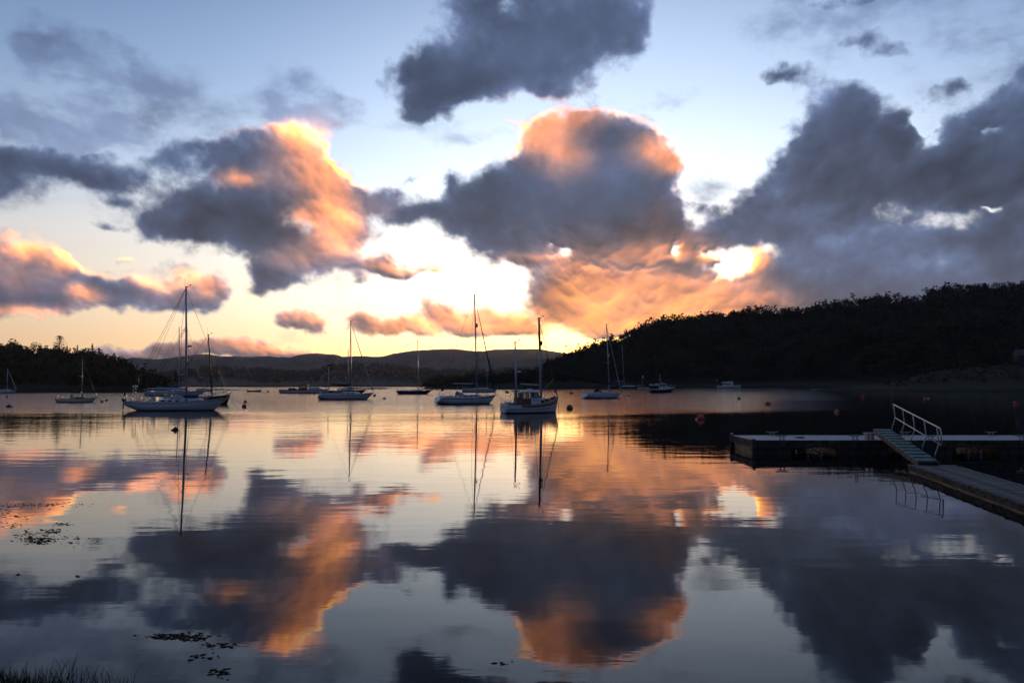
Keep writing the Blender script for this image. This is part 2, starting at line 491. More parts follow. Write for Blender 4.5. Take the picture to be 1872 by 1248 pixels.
def build_clouds():
    az = np.concatenate([np.arange(-180, -36, 3.0), np.arange(-36, 36, 0.105), np.arange(36, 180.01, 3.0)])
    elv = np.concatenate([np.arange(-1.2, 27.6, 0.105), np.arange(28.5, 90.01, 2.05)])
    A, E = np.meshgrid(az, elv)
    a, e = np.radians(A), np.radians(E)
    D = np.stack([np.sin(a) * np.cos(e), np.cos(a) * np.cos(e), np.sin(e)], -1)
    S = D * np.array([1, 1, 1.2])
    # warp the angles so that the edges billow
    w1 = fbm(S * 7, 3, 11); w2 = fbm(S * 7, 3, 23)
    w3 = fbm(S * 24, 4, 31, 0.55); w4 = fbm(S * 24, 4, 47, 0.55)
    Aw = A + w1 * 1.6 + w3 * 1.25
    Ew = E + w2 * 1.2 + w4 * 1.1
    k = 180 / math.pi / F           # degrees per photograph pixel

    def field(lst, AA, EE, soft):
        # summed soft lobes; close ones merge
        out = np.zeros_like(AA)
        for it in lst:
            x, y, rx, ry, rot, wt = it
            ca, ce = pix_angles(x, y)
            cz = math.cos(R(ca)) ** 2 if abs(ca) < 60 else .3
            dx = (AA - ca) / (rx * k * max(cz, .6)); dy = (EE - ce) / (ry * k * 0.97)
            if rot:
                c, s = math.cos(R(rot)), math.sin(R(rot)); dx, dy = dx * c - dy * s, dx * s + dy * c
            r2 = dx * dx + dy * dy
            lobe = wt * np.exp(-r2 * soft)
            out = out + lobe
        return out
    base = field(CL, Aw, Ew, 0.9)
    hole = field(HOLES, A + w1 * 1.4 + w3 * 3.2, E + w2 * 1.0 + w4 * 2.4, 0.9)
    base = 1.25 * (1 - np.exp(-base * 0.95)) - hole * 0.9
    bil = fbm(S * 15, 4, 71, 0.5, billow=True)
    fine = fbm(S * 34, 5, 91, 0.6)
    soft = fbm(S * 10, 4, 131, 0.5)
    bil2 = fbm(S * 11, 3, 171, 0.5, billow=True)
    generic = fbm(S * 4.5, 5, 5, 0.55) * 2.4 + 0.30
    inside = 1 / (1 + np.exp((np.abs(A) - 40) / 1.5)) / (1 + np.exp((E - 30) / 1.0))
    core = (base - 0.405) * inside + (generic * 0.9 - 0.1) * (1 - inside)
    edge = np.exp(-(core / 0.45) ** 2)          # the noise works on the edges and leaves the bodies smooth
    dens = core + (0.58 * bil + 0.46 * fine) * (0.25 + 0.75 * edge) * (0.5 + 0.5 * inside) + 0.25 * soft
    # light: warm lobes, strongest where the density falls off towards the sun
    A2 = A + w1 * 1.2 + w3 * 1.0; E2 = E + w2 * 1.0 + w4 * 0.9
    warm = field([(x, y, rx, ry, 0, s_) for x, y, rx, ry, s_ in WARM], A2, E2, 0.9)
    warm = 1.3 * (1 - np.exp(-warm * 0.95))
    warm = warm * inside + 0.03
    rim = field([(x, y, rx, ry, 0, s_) for x, y, rx, ry, s_ in RIM], A2, E2, 0.8) * inside
    rim = np.clip(rim, 0, 1.3) * np.exp(-((core + 0.3 * bil - 0.16) / 0.17) ** 2)
    warm = np.maximum(warm, warm * .4 + rim * 0.70)
    veil = field(VEIL, A + w1 * 3.2 + w3 * 2.4, E + w2 * 2.2 + w4 * 2.0, 0.8) * inside
    veil = np.clip(veil, 0, 1.3) * (0.55 + 1.9 * fbm(S * np.array([1, 1, 1.7]) * 12, 5, 201, 0.6)) - 0.12
    tone = field([(x, y, rx, ry, 0, s_) for x, y, rx, ry, s_ in TONE], A2, E2, 0.8) * inside
    tone = tone + 0.10 + soft * 1.5 + 0.7 * fbm(S * 18, 3, 151, 0.5)
    relief = bil
    # slope of the density towards the sun: lumps have a bright and a dark side
    lump = np.clip(core, -1, .9) * .8 + 0.55 * bil2 + 0.26 * fbm(S * 20, 2, 161, 0.5, billow=True)
    gy, gx = np.gradient(lump)
    sx = SUN_AZ - A; sy = SUN_EL + 9 - E
    L = np.sqrt(sx * sx + sy * sy) + 1e-3
    up = gy * 0.55
    slope = -(gx * sx / L + gy * sy / L) * 0.6 - up
    slope = np.clip(slope * 9.0, -1, 1) * inside
    n, m = A.shape
    V = (D * 9000.0).reshape(-1, 3)
    idx = np.arange(n * m).reshape(n, m)
    q = np.stack([idx[:-1, :-1], idx[:-1, 1:], idx[1:, 1:], idx[1:, :-1]], -1).reshape(-1, 4)
    o = mesh_np('clouds', V, q[:, ::-1], cloud_material(), smooth=True)
    for nm, arr in (('cloud_cover', dens), ('warmth', warm), ('relief', relief), ('slope', slope), ('tone', tone), ('veil', veil)):
        at = o.data.attributes.new(nm, 'FLOAT', 'POINT')
        at.data.foreach_set('value', arr.astype(np.float32).ravel())
    tag(o, kind='structure')
    return o


def cloud_material():
    m = bpy.data.materials.new('cloud')
    m.use_nodes = True
    m.node_tree.nodes.clear()
    t = NT(m.node_tree)

    def att(n):
        nd = t.new('ShaderNodeAttribute'); nd.attribute_name = n
        return nd.outputs['Fac']
    geo = t.new('ShaderNodeNewGeometry')
    d = t.vmath('NORMALIZE', geo.outputs['Position'])
    fine = t.noise(d, 62, 6, 0.64)
    fc = t.math('SUBTRACT', fine, 0.5)
    dens = t.math('MULTIPLY_ADD', fc, 0.46, att('cloud_cover'))
    alpha = t.maprange(dens, -0.08, 0.40)
    vl = t.maprange(t.math('MULTIPLY_ADD', fc, 0.30, att('veil')), 0.0, 1.0, 0.0, 0.72)
    alpha = t.math('MAXIMUM', alpha, vl)
    alpha = t.math('MULTIPLY', alpha, 0.985)
    thick = t.maprange(dens, 0.05, 0.75)
    warm = t.math('ADD', att('warmth'), t.math('MULTIPLY', t.math('SUBTRACT', 0.5, thick), 0.08))
    lit = t.math('MULTIPLY', att('slope'), t.math('MULTIPLY_ADD', att('warmth'), 0.42, 0.03))
    warm = t.math('ADD', warm, lit)
    warm = t.math('SUBTRACT', t.math('MULTIPLY_ADD', fc, 0.10, warm), 0.07)
    col = t.ramp(t.math('DIVIDE', warm, 1.4),
                 [(0.0, (0.062, 0.090, 0.165)), (0.10, (0.080, 0.098, 0.168)), (0.22, (0.155, 0.130, 0.180)), (0.36, (0.34, 0.205, 0.205)),
                  (0.50, (0.80, 0.31, 0.19)), (0.66, (1.0, 0.36, 0.15)), (0.82, (1.0, 0.39, 0.10)), (1.0, (1.0, 0.58, 0.09))])
    boost = t.maprange(warm, 0.45, 1.3, 0.95, 1.65)
    # thin parts scatter more of the bright sky behind, thick parts are darker
    shade = t.math('MULTIPLY', boost, t.maprange(thick, 0.0, 1.0, 1.75, 0.70, smooth=False))
    shade = t.math('MULTIPLY', shade, t.math('MULTIPLY_ADD', att('slope'), 0.42, 1.0))
    shade = t.math('MULTIPLY', shade, t.math('MAXIMUM', t.math('MULTIPLY_ADD', fc, 0.35, t.math('MULTIPLY_ADD', att('tone'), 1.0, 1.0)), 0.55))
    em = t.new('ShaderNodeEmission')
    t.l.new(t.scale(col, shade), em.inputs[0])
    tr = t.new('ShaderNodeBsdfTransparent')
    mx = t.new('ShaderNodeMixShader')
    t.l.new(alpha, mx.inputs[0]); t.l.new(tr.outputs[0], mx.inputs[1]); t.l.new(em.outputs[0], mx.inputs[2])
    o = t.new('ShaderNodeOutputMaterial')
    t.l.new(mx.outputs[0], o.inputs[0])
    m.cycles.emission_sampling = 'NONE'
    return m


build_clouds()


# ---------------------------------------------------------------- water
def water_material():
    m = bpy.data.materials.new('sea_water')
    m.use_nodes = True
    m.node_tree.nodes.clear()
    t = NT(m.node_tree)
    geo = t.new('ShaderNodeNewGeometry')
    pos = geo.outputs['Position']
    s = t.new('ShaderNodeSeparateXYZ'); t.l.new(pos, s.inputs[0])
    X, Y = s.outputs['X'], s.outputs['Y']

    def stretched(fx, fy):
        return t.vmath('MULTIPLY', pos, (fx, fy, 1.0))
    patch = t.noise(t.vmath('MULTIPLY', pos, (0.012, 0.03, 1)), 1.0, 3, 0.55)
    # wind ruffles the open part of the bay, the inner part by the pontoon is sheltered
    far = t.maprange(t.math('MULTIPLY_ADD', t.math('SUBTRACT', patch, 0.5), 90.0, Y), 55.0, 120.0)
    lee = t.maprange(t.math('SUBTRACT', X, t.math('MULTIPLY', Y, 0.36)), 18.0, -14.0)
    lee2 = t.maprange(t.math('MULTIPLY_ADD', t.math('SUBTRACT', patch, 0.5), 40.0, Y), 95.0, 150.0)
    out = t.maprange(t.math('SUBTRACT', X, t.math('MULTIPLY', Y, 0.39)), 12.0, -6.0)
    ruffle = t.math('MULTIPLY', far, t.math('MAXIMUM', lee, t.math('MULTIPLY', lee2, out)))
    band = t.maprange(t.noise(t.vmath('MULTIPLY', pos, (0.05, 0.22, 1)), 1.0, 4, 0.6), 0.38, 0.68, 0.35, 1.0)
    calm_amp = t.maprange(Y, 8.0, 60.0, 0.45, 1.0, smooth=False)
    swell = t.noise(stretched(0.26, 0.62), 1.0, 2, 0.5)
    chop = t.noise(stretched(1.1, 2.8), 1.0, 3, 0.55)
    rip = t.noise(stretched(2.2, 6.0), 1.0, 4, 0.62)
    h = t.math('MULTIPLY', t.math('MULTIPLY', swell, 0.0105), calm_amp)
    h = t.math('MULTIPLY_ADD', t.math('MULTIPLY', chop, calm_amp), t.math('MULTIPLY', band, 0.0030), h)
    h = t.math('MULTIPLY_ADD', t.math('MULTIPLY', chop, ruffle), 0.035, h)
    h = t.math('MULTIPLY_ADD', t.math('MULTIPLY', rip, ruffle), 0.028, h)
    wav = t.noise(t.vmath('MULTIPLY', pos, (0.28, 0.42, 1)), 1.0, 3, 0.6)
    h = t.math('MULTIPLY_ADD', t.math('MULTIPLY', wav, ruffle), 0.16, h)
    lane = t.noise(t.vmath('MULTIPLY', pos, (0.95, 0.17, 1)), 1.0, 4, 0.6)
    h = t.math('MULTIPLY_ADD', t.math('MULTIPLY', lane, ruffle), 0.15, h)
    cat = t.noise(t.vmath('MULTIPLY', pos, (0.45, 1.1, 1)), 1.0, 3, 0.55)
    mid = t.maprange(Y, 26.0, 60.0)
    h = t.math('MULTIPLY_ADD', t.math('MULTIPLY', cat, mid), 0.010, h)
    bp = t.new('ShaderNodeBump')
    bp.inputs['Strength'].default_value = 1.0
    bp.inputs['Distance'].default_value = 1.0
    t.l.new(h, bp.inputs['Height'])
    b = t.new('ShaderNodeBsdfPrincipled')
    t.put(b.inputs['Base Color'], (0.004, 0.007, 0.009))
    b.inputs['IOR'].default_value = 1.333
    b.inputs['Specular IOR Level'].default_value = 0.20
    t.put(b.inputs['Roughness'], t.maprange(ruffle, 0.0, 1.0, 0.015, 0.07))
    t.l.new(bp.outputs[0], b.inputs['Normal'])
    o = t.new('ShaderNodeOutputMaterial')
    t.l.new(b.outputs[0], o.inputs[0])
    return m


W = 3000.0
water = MB().add([(-W, -60, 0), (W, -60, 0), (W, 3300, 0), (-W, 3300, 0)], [(0, 1, 2, 3)]).build('water', water_material())
tag(water, kind='structure')


# ---------------------------------------------------------------- land
def land_material(name, c1, c2, c3, scale, lowgrass=None, bump=0.6):
    m = bpy.data.materials.new(name)
    m.use_nodes = True
    m.node_tree.nodes.clear()
    t = NT(m.node_tree)
    geo = t.new('ShaderNodeNewGeometry')
    pos = geo.outputs['Position']
    n1 = t.noise(pos, scale, 6, 0.6)
    n2 = t.noise(pos, scale * 5, 5, 0.65)
    col = t.mix(t.maprange(n1, 0.4, 0.6), c1, c2)
    col = t.mix(t.maprange(n2, 0.5, 0.7), col, c3)
    if lowgrass:
        z0, z1, cg = lowgrass
        s = t.new('ShaderNodeSeparateXYZ'); t.l.new(pos, s.inputs[0])
        zz = t.math('MULTIPLY_ADD', t.math('SUBTRACT', n1, 0.5), (z1 - z0) * 1.6, s.outputs['Z'])
        col = t.mix(t.maprange(zz, z0, z1, 1.0, 0.0), col, cg)
    # wet dark rock and weed along the tide line
    s2 = t.new('ShaderNodeSeparateXYZ'); t.l.new(pos, s2.inputs[0])
    zt = t.math('MULTIPLY_ADD', t.math('SUBTRACT', n2, 0.5), -2.0, s2.outputs['Z'])
    col = t.mix(t.maprange(zt, 0.2, 1.2, 1.0, 0.0), col, (0.014, 0.012, 0.009))
    b = t.new('ShaderNodeBsdfPrincipled')
    t.l.new(col, b.inputs['Base Color'])
    b.inputs['Roughness'].default_value = 0.95
    b.inputs['Specular IOR Level'].default_value = 0.1
    bp = t.new('ShaderNodeBump'); bp.inputs['Strength'].default_value = bump; bp.inputs['Distance'].default_value = 1.5
    t.l.new(n2, bp.inputs['Height']); t.l.new(bp.outputs[0], b.inputs['Normal'])
    o = t.new('ShaderNodeOutputMaterial'); t.l.new(b.outputs[0], o.inputs[0])
    return m


def resample(pts, step):
    """pts: list of vectors; even steps along them in x"""
    xs = np.array([p[0] for p in pts])
    n = max(2, int((xs[-1] - xs[0]) / step))
    X = np.linspace(xs[0], xs[-1], n)
    out = [X]
    for k in range(1, len(pts[0])):
        out.append(np.interp(X, xs, np.array([p[k] for p in pts])))
    return np.stack(out, -1)


class Hill:
    """land between a shore line and a ridge line, with a back slope; both traced from the view and set at real distances"""
    def __init__(self, name, ridge, shore, material, step=6.0, rough=1.0, rows=26, drop=0.0, back=160.0, seed=1, bulge=0.75, smooth=True):
        # ridge: (px, py, distance); shore: (px, distance)
        rp = []
        for px, py, d in ridge:
            p = aty(px, py, d)
            rp.append((px, p.z - drop, d))
        npx = int((ridge[-1][0] - ridge[0][0]) / (step * F / np.mean([r[2] for r in ridge]))) + 2
        PX = np.linspace(ridge[0][0], ridge[-1][0], npx)
        rz = np.interp(PX, [r[0] for r in rp], [r[1] for r in rp])
        rd = np.interp(PX, [r[0] for r in rp], [r[2] for r in rp])
        sd = np.interp(PX, [s[0] for s in shore], [s[1] for s in shore])
        T = np.linspace(-0.06, 1.0, rows)
        B = np.linspace(1.0, 0.0, 7)[1:]
        rowsP = []
        tx = (PX - 936) / F
        for t in T:
            d = sd + (rd - sd) * t
            zz = np.where(t > 0, rz * (max(t, 0) ** bulge), t * 22)
            rowsP.append(np.stack([tx * d, d, zz], -1))
        for b in B:
            d = rd + back * (1 - b)
            rowsP.append(np.stack([tx * d, d, rz * (b ** 0.8) - 1.0 * (1 - b)], -1))
        G = np.stack(rowsP)            # rows, cols, 3
        n = fbm(G * np.array([1 / 38., 1 / 38., 0]) + seed * 7.3, 5, seed)
        n2 = fbm(G * np.array([1 / 9., 1 / 9., 0]) + seed * 3.1, 3, seed + 5)
        inner = np.ones(len(rowsP)); k = len(T)
        inner[:k] = np.clip(np.sin(np.clip(T, 0, 1) * math.pi) ** 0.7, 0, 1) * 1.0
        amp = inner[:, None]
        G[..., 2] += (n * 9.0 + n2 * 1.8) * rough * amp * np.clip(rz / 25.0, 0.12, 1.5)[None, :]
        G[:k, :, 1] += (n2 * 5 * rough)[:k] * (T < 0.15)[:, None]
        G[k - 1, :, 2] += n2[k - 1] * 0.8 * rough
        self.G, self.k, self.T, self.PX = G, k, T, PX
        r_, c_ = G.shape[:2]
        idx = np.arange(r_ * c_).reshape(r_, c_)
        q = np.stack([idx[:-1, :-1], idx[:-1, 1:], idx[1:, 1:], idx[1:, :-1]], -1).reshape(-1, 4)
        self.obj = mesh_np(name, G.reshape(-1, 3), q, material, smooth=smooth)
        tag(self.obj, kind='structure')

    def point(self, px, t):
        """place on the slope: t 0 at the shore, 1 on the ridge"""
        c = np.interp(px, self.PX, np.arange(len(self.PX)))
        r = np.interp(t, self.T, np.arange(self.k))
        c0, r0 = int(min(c, len(self.PX) - 2)), int(min(r, self.k - 2))
        fc, fr = c - c0, r - r0
        g = self.G
        return ((g[r0, c0] * (1 - fc) + g[r0, c0 + 1] * fc) * (1 - fr) + (g[r0 + 1, c0] * (1 - fc) + g[r0 + 1, c0 + 1] * fc) * fr)


hill_mat = land_material('hillside_heath', (0.030, 0.030, 0.020), (0.040, 0.026, 0.016), (0.022, 0.028, 0.018), 0.03)
right_mat = land_material('wooded_slope', (0.020, 0.022, 0.014), (0.028, 0.018, 0.012), (0.016, 0.020, 0.012), 0.03, lowgrass=(1.0, 4.0, (0.024, 0.027, 0.014)))
point_mat = land_material('bracken_point', (0.020, 0.023, 0.013), (0.036, 0.018, 0.009), (0.028, 0.034, 0.018), 0.09, lowgrass=(0.8, 3.0, (0.028, 0.032, 0.017)))
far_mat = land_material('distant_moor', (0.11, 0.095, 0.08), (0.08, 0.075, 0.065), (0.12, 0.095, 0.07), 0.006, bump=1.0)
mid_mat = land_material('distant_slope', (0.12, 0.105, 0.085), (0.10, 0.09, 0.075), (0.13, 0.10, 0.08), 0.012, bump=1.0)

A_ridge = [(-700, 640, 2600), (-300, 650, 2600), (0, 662, 2500), (226, 657, 2400), (255, 654, 2400), (283, 657, 2400), (319, 653.5, 2400), (354, 648, 2350), (381, 647, 2350), (405, 651, 2350), (460, 652, 2350),
           (490, 651, 2350), (535, 653.5, 2350), (540, 650, 2350), (556, 647, 2350), (580, 645.5, 2300), (616, 648.5, 2300), (626, 652, 2300), (653, 650.5, 2300), (694, 652, 2250), (708, 649.5, 2250), (720, 646, 2200),
           (754, 641, 2200), (795, 638.5, 2200), (830, 637.5, 2150), (863, 641, 2150), (880, 642.5, 2150), (899, 639, 2100), (930, 638, 2100), (984, 637.5, 2050), (1005, 641, 2050), (1026, 644.5, 2000), (1042, 646, 2000), (1100, 652, 2000), (1250, 650, 2000), (1500, 640, 2000), (2000, 640, 2000), (2500, 650, 2000)]
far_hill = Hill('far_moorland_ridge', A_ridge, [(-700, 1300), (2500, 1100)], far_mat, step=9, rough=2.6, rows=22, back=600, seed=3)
B_ridge = [(-500, 672, 950), (0, 684, 950), (200, 682, 930), (300, 680, 900), (344, 676, 880), (369, 672, 880), (405, 669.5, 870), (460, 672, 860), (500, 676, 850), (560, 679, 850), (590, 674.5, 840), (602, 666, 830), (633, 664.5, 830), (694, 665, 830), (750, 671, 820),
           (800, 677, 800), (832, 674, 790), (885, 677, 780), (926, 673, 770), (984, 675, 760), (1100, 680, 760), (1300, 682, 760)]
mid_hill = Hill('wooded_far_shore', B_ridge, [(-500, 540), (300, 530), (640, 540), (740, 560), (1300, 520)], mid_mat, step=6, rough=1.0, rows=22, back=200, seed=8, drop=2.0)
L_ridge = [(-500, 600, 330), (-200, 612, 345), (0, 629, 360), (17, 627, 360), (34, 630, 360), (47, 637, 360), (71, 638, 360), (93, 638, 358), (123, 640, 355), (160, 643, 350), (182, 650, 345), (194, 655, 340), (216, 658, 335), (226, 663, 330), (246, 675, 320),
           (258, 686, 312), (273, 686, 305), (290, 692, 300), (307, 702, 290), (327, 703, 285), (344, 707, 278), (356, 710.5, 272)]
left_hill = Hill('left_wooded_headland', L_ridge, [(-500, 225), (0, 238), (200, 246), (290, 254), (356, 262)], right_mat, step=3, rows=30, drop=2.2, seed=12, rough=0.8, back=120)
R_ridge = [(905, 697, 520), (940, 690, 540), (975, 680, 560), (1000, 672, 580), (1020, 660, 600), (1040, 651, 610), (1061, 642, 615), (1090, 633, 620), (1117, 626, 622), (1144, 612, 625), (1175, 599, 625), (1203, 588, 625), (1232, 583, 625), (1271, 579, 620),
           (1309, 576, 615), (1348, 570, 610), (1400, 567, 600), (1468, 569, 590), (1501, 560, 580), (1534, 554, 575), (1576, 553, 570), (1612, 547, 565), (1650, 549, 560), (1690, 546, 555), (1702, 537, 550), (1733, 530, 545), (1778, 529, 540), (1872, 526, 530), (2000, 520, 520), (2200, 530, 500), (2500, 560, 480)]
right_hill = Hill('right_wooded_hill', R_ridge, [(905, 455), (1050, 470), (1200, 478), (1400, 474), (1550, 440), (1650, 400), (1750, 380), (2500, 330)], right_mat, step=4, rows=40, drop=2.2, seed=21, rough=1.0, back=200, bulge=0.8)
C_ridge = [(560, 709, 372), (600, 707, 372), (643, 703, 375), (653, 704.5, 375), (694, 704, 375), (730, 706.5, 375), (745, 708.4, 372), (762, 708.4, 372), (775, 705, 375), (785, 699, 380), (800, 695, 385), (832, 692, 390), (884, 690, 395), (915, 690, 400), (926, 686, 402), (957, 681, 405), (984, 681, 408), (1009, 675, 412), (1040, 676, 420), (1100, 690, 425), (1200, 704, 430)]
spit = Hill('low_wooded_spit', C_ridge, [(560, 352), (640, 345), (750, 352), (900, 348), (1050, 370), (1200, 420)], right_mat, step=3, rows=16, drop=1.2, seed=33, rough=0.5, back=60)
P_ridge = [(1490, 711.5, 300), (1530, 708, 315), (1580, 703, 325), (1640, 697, 335), (1680, 685, 345), (1720, 676, 350), (1780, 671, 350), (1872, 664, 350), (2000, 655, 350), (2200, 640, 350), (2600, 620, 350)]
grass_point = Hill('grassy_point', P_ridge, [(1490, 292), (1530, 283), (1640, 262), (1750, 262), (1872, 268), (2200, 220), (2600, 170)], point_mat, step=2.5, rows=24, seed=41, rough=0.55, back=90, bulge=0.9)
marsh_ridge = [(1130, 705, 470), (1250, 702, 478), (1400, 697, 480), (1480, 694, 470), (1560, 692, 455), (1640, 690, 440), (1720, 690, 430)]
marsh = Hill('marsh_edge', marsh_ridge, [(1130, 452), (1250, 456), (1400, 452), (1480, 430), (1560, 410), (1720, 380)], point_mat, step=3, rows=10, seed=44, rough=0.2, back=30)

# ---------------------------------------------------------------- trees
leaf_m = mat('dusk_foliage', (0.036, 0.040, 0.022), 0.9, var=0.5, scale=0.05, spec=0.05, col2=(0.030, 0.018, 0.012))
leaf_dark = mat('conifer_needles', (0.018, 0.024, 0.015), 0.9, var=0.3, scale=1.0, spec=0.05)
bark_m = mat('tree_bark', (0.045, 0.036, 0.028), 0.9, var=0.3, scale=2.0)


def leaf_cloud(rng, n, rx, rz, size, zc, gaps=0.0, flat=0.0):
    """leaf sized faces spread through a lumpy crown volume; returns (n*4,3)"""
    nl = 7
    cen = np.column_stack([rng.normal(0, 0.42, nl) * rx, rng.normal(0, 0.42, nl) * rx, rng.normal(0.05, 0.35, nl) * rz + zc])
    rad = rng.uniform(0.38, 0.62, nl)
    which = rng.integers(0, nl, n)
    v = rng.normal(size=(n, 3)); v /= np.linalg.norm(v, axis=1)[:, None]
    r = rng.uniform(0.35, 1.0, n) ** 0.5
    p = cen[which] + v * (r * rad[which])[:, None] * np.array([rx, rx, rz])
    a = rng.normal(size=(n, 3)); a /= np.linalg.norm(a, axis=1)[:, None]
    b = np.cross(a, rng.normal(size=(n, 3))); b /= np.linalg.norm(b, axis=1)[:, None] + 1e-6
    s = (rng.uniform(0.6, 1.3, n) * size)[:, None]
    return np.stack([p - a * s - b * s * .6, p + a * s * .8 - b * s * .5, p + a * s + b * s * .7, p - a * s * .7 + b * s * .55], 1)


PROTO = [leaf_cloud(np.random.default_rng(100 + i), 64, 1.0, 0.85, 0.16, 1.0) for i in range(10)]


def wood_mass(name, hill, n, pxr, tr, size, seed, matl, dens=64, label_kind='stuff'):
    rng = np.random.default_rng(seed)
    allv = []
    for i in range(n):
        px = rng.uniform(*pxr)
        t = rng.uniform(*tr)
        p = hill.point(px, t)
        k = rng.uniform(*size)
        q = PROTO[rng.integers(0, 10)][:dens]
        c, s = math.cos(i), math.sin(i)
        rot = np.array([[c, -s, 0], [s, c, 0], [0, 0, 1]])
        allv.append((q.reshape(-1, 3) @ rot.T) * np.array([k, k, k * rng.uniform(.8, 1.2)]) + p - np.array([0, 0, k * .25]))
    V = np.concatenate(allv)
    Fq = np.arange(len(V)).reshape(-1, 4)
    o = mesh_np(name, V, Fq, matl)
    tag(o, kind='stuff')
    return o


wood_mass('hillside_wood', right_hill, 5600, (1000, 2250), (0.05, 1.0), (1.9, 4.4), 5, leaf_m, 64)
wood_mass('headland_wood', left_hill, 1100, (-320, 300), (0.06, 0.99), (1.2, 2.9), 6, leaf_m, 60)
wood_mass('spit_scrub', spit, 420, (775, 1120), (0.25, 1.0), (1.2, 2.4), 7, leaf_m, 56)
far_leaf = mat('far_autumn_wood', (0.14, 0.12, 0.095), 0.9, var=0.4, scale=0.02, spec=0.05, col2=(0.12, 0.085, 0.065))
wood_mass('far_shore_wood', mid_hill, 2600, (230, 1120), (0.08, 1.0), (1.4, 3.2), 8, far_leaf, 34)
wood_mass('bracken_scrub', grass_point, 380, (1620, 2200), (0.25, 1.0), (0.6, 1.5), 9, leaf_m, 40)


def tree(kind, seed, h):
    """a broadleaf or conifer of height h as mesh data: (trunk, crown)"""
    rng = np.random.default_rng(seed)
    tr = MB()
    if kind == 'broadleaf':
        top = Vector((rng.uniform(-.08, .08) * h, rng.uniform(-.08, .08) * h, h * .62))
        tr.tube([(0, 0, -0.6), top * .35, top * .7, top], [h * .03, h * .024, h * .016, h * .008], 6)
        for k in range(7):
            a = rng.uniform(0, 6.28); z = rng.uniform(.3, .55) * h
            L = rng.uniform(.28, .42) * h
            st = top * (z / top.z)
            tr.tube([st, st + Vector((math.cos(a) * L * .5, math.sin(a) * L * .5, L * .45)), st + Vector((math.cos(a) * L, math.sin(a) * L, L * .75))], [h * .012, h * .008, h * .003], 5)
        q = leaf_cloud(rng, 330, h * .42, h * .32, h * .026, h * .68)
    elif kind == 'bare':
        top = Vector((h * .05, 0, h * .9))
        tr.tube([(0, 0, -0.6), top * .4, top * .75, top], [h * .035, h * .026, h * .014, h * .005], 6)
        for k in range(14):
            a = rng.uniform(0, 6.28); z = rng.uniform(.35, .85) * h
            L = rng.uniform(.18, .36) * h
            st = top * (z / top.z)
            tr.tube([st, st + Vector((math.cos(a) * L * .5, math.sin(a) * L * .5, L * .5)), st + Vector((math.cos(a) * L * .8, math.sin(a) * L * .8, L))], [h * .012, h * .007, h * .003], 5)
        q = leaf_cloud(rng, 60, h * .3, h * .28, h * .02, h * .75)
    elif kind == 'umbrella':
        top = Vector((0, 0, h * .6))
        tr.tube([(0, 0, -0.6), (h * .02, 0, h * .3), top], [h * .035, h * .026, h * .018], 6)
        for k in range(11):
            a = k * 6.28 / 11 + rng.uniform(-.2, .2)
            L = h * .48
            tr.tube([(0, 0, h * .4), (math.cos(a) * L * .5, math.sin(a) * L * .5, h * .62), (math.cos(a) * L, math.sin(a) * L, h * .78)], [h * .014, h * .009, h * .004], 5)
        q = leaf_cloud(rng, 380, h * .55, h * .17, h * .026, h * .83)
    else:   # conifer
        tr.tube([(0, 0, -0.6), (0, 0, h * .5), (0, 0, h)], [h * .025, h * .016, h * .003], 6)
        n = 420
        z = rng.uniform(0.08, 1.0, n) ** 1.1
        if kind == 'layered':      # a tall thin trunk with separated tufts
            lay = np.array([.35, .5, .63, .75, .86, .96]); wd = np.array([.22, .42, .30, .34, .20, .22])
            i = rng.integers(0, 6, n)
            z = lay[i] + rng.normal(0, .022, n); rr = wd[i] * rng.uniform(0, 1, n) ** .6
        else:
            rr = (1.05 - z) * .44 * rng.uniform(.2, 1, n) ** .5 * (0.75 + .25 * np.sin(z * 46))
        a = rng.uniform(0, 6.28, n)
        p = np.column_stack([np.cos(a) * rr * h, np.sin(a) * rr * h, z * h - rr * h * .35])
        o = np.column_stack([np.cos(a), np.sin(a), -0.35 + 0 * a]) * (h * .05)
        s_ = np.column_stack([-np.sin(a), np.cos(a), 0 * a]) * (h * .022)
        q = np.stack([p - o - s_, p + o * .6 - s_ * .6, p + o + s_ * .4, p - o * .7 + s_], 1)
    return tr, q.reshape(-1, 3)


TREE_PROTO = {}


def plant(kind, seed, h, loc, label, group=None, rz=0.0, cat='tree', name=None):
    key = (kind, seed)
    if key not in TREE_PROTO:
        tr, q = tree(kind, seed, 1.0)
        root = empty(name or ('conifer_tree' if kind in ('conifer', 'layered') else 'broadleaf_tree'))
        tro = tr.build('trunk', bark_m, root)
        cr = mesh_np('crown', q, np.arange(len(q)).reshape(-1, 4), leaf_dark if kind in ('conifer', 'layered') else leaf_m, root)
        TREE_PROTO[key] = (root, tro, cr)
        o = root
    else:
        root, tro, cr = TREE_PROTO[key]
        o = root.copy(); COL.objects.link(o)
        for x in (tro, cr):
            y = x.copy(); COL.objects.link(y); y.parent = o
    o.location = loc
    o.scale = (h, h, h)
    o.rotation_euler = (0, 0, rz)
    tag(o, label, cat, group)
    if group is None and 'group' in o: del o['group']
    return o


rng = random.Random(4)
